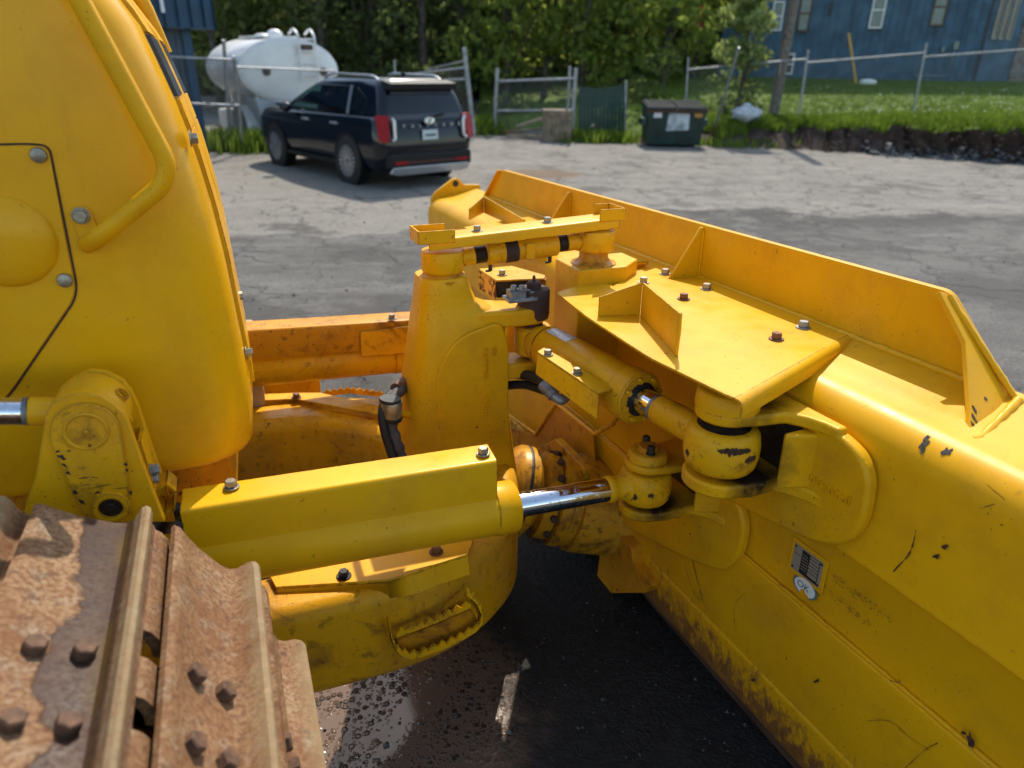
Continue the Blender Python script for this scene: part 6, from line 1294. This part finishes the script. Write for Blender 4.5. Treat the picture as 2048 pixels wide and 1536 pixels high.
obj('rear_window',MB().prism([rear(-.74,1.10),rear(.74,1.10),rear(.60,1.53),rear(-.60,1.53)],ch*.01),m_rgl,car)
obj('spoiler',MB().loft([[c3(-.70,-.66,1.70),c3(-.70,.66,1.70),c3(-.70,.70,1.55),c3(-.70,-.70,1.55)],[c3(-.98,-.66,1.655),c3(-.98,.66,1.655),c3(-.96,.68,1.55),c3(-.96,-.68,1.55)]]),m_trimk,car,bevel=.02)
obj('wiper',MB().tube([rear(-.05,1.13,.03),rear(-.35,1.17,.03)],.018,6),m_trimk,car)
for sg in (1,-1):
    tl=obj('taillight',MB().prism([c3(-1.05,sg*.76,1.17),c3(-1.02,sg*.86,1.18),c3(-.93,sg*.965,1.17),c3(-1.0,sg*.985,1.12),c3(-1.06,sg*.975,.80),c3(-1.10,sg*.90,.76),c3(-1.11,sg*.80,.78)],ch*.06-cl_*sg*.03),m_red,car,bevel=.015,smooth=40)
    obj('light_strip',MB().tube(rnd([c3(-1.085,sg*.74,1.13),c3(-1.10,sg*.70,1.10),c3(-1.115,sg*.70,.82),c3(-1.115,sg*.76,.79)],.05),.03,8),m_sil,tl,smooth=60)
RQ=lambda y,z,x=-1.092:c3(x,y,z)
obj('tailgate_ledge',MB().box(c3(-1.06,0,.70),ch*.05,cl_*.80,V((0,0,.02))),m_car,car,bevel=.015)
obj('bumper',MB().box(c3(-1.07,0,.46),ch*.07,cl_*.86,V((0,0,.13))),m_trimk,car,bevel=.05)
obj('skid_plate',MB().prism([c3(-1.15,-.78,.37),c3(-1.15,.78,.37),c3(-1.12,.82,.27),c3(-1.10,.66,.23),c3(-1.10,-.66,.23),c3(-1.12,-.82,.27)],ch*.06),m_sil,car,bevel=.015)
obj('reflector',MB().box(c3(-1.140,0,.44),ch*.008,cl_*.70,V((0,0,.012))),simple('dark_red_strip',(.09,.008,.009),.4,0,0,.2,.1),car)
for y in (.62,-.62): obj('reflector',MB().box(c3(-1.145,y,.44),ch*.012,cl_*.13,V((0,0,.022))),m_red,car)
obj('licence_plate',MB().box(c3(-1.10,.0,.86),ch*.012,cl_*.155,V((0,0,.078))),simple('plate_white',(.50,.55,.56),.5,0,0,.2,.05),car,bevel=.004)
obj('plate_print',MB().box(c3(-1.1135,.0,.855),ch*.001,cl_*.11,V((0,0,.022))),m_gink,car)
em=obj('emblem',MB().loft([[c3(-1.078-o,.105*s*math.cos(2*math.pi*k/28),1.08+.062*s*math.sin(2*math.pi*k/28)) for k in range(28)] for o,s in ((0,1),(.02,1),(.028,.9))]),m_sil,car,smooth=40)
obj('emblem_bars',MB().prism([c3(-1.108,y,1.08+z) for y,z in ((-.05,.04),(-.02,.04),(.05,-.04),(.02,-.04))],ch*.004),m_trimk,em)
for k,c in enumerate('PALISADE'):
    text(c,c3(-1.094,.56-k*.16-.03,.985),-cl_,(0,0,1),.075,.006,m_sil,car,'letter',sx=1.1)
obj('antenna',MB().box(c3(-.35,0,1.77),ch*.06,cl_*.012,V((0,0,.04))),m_trimk,car,bevel=.01)
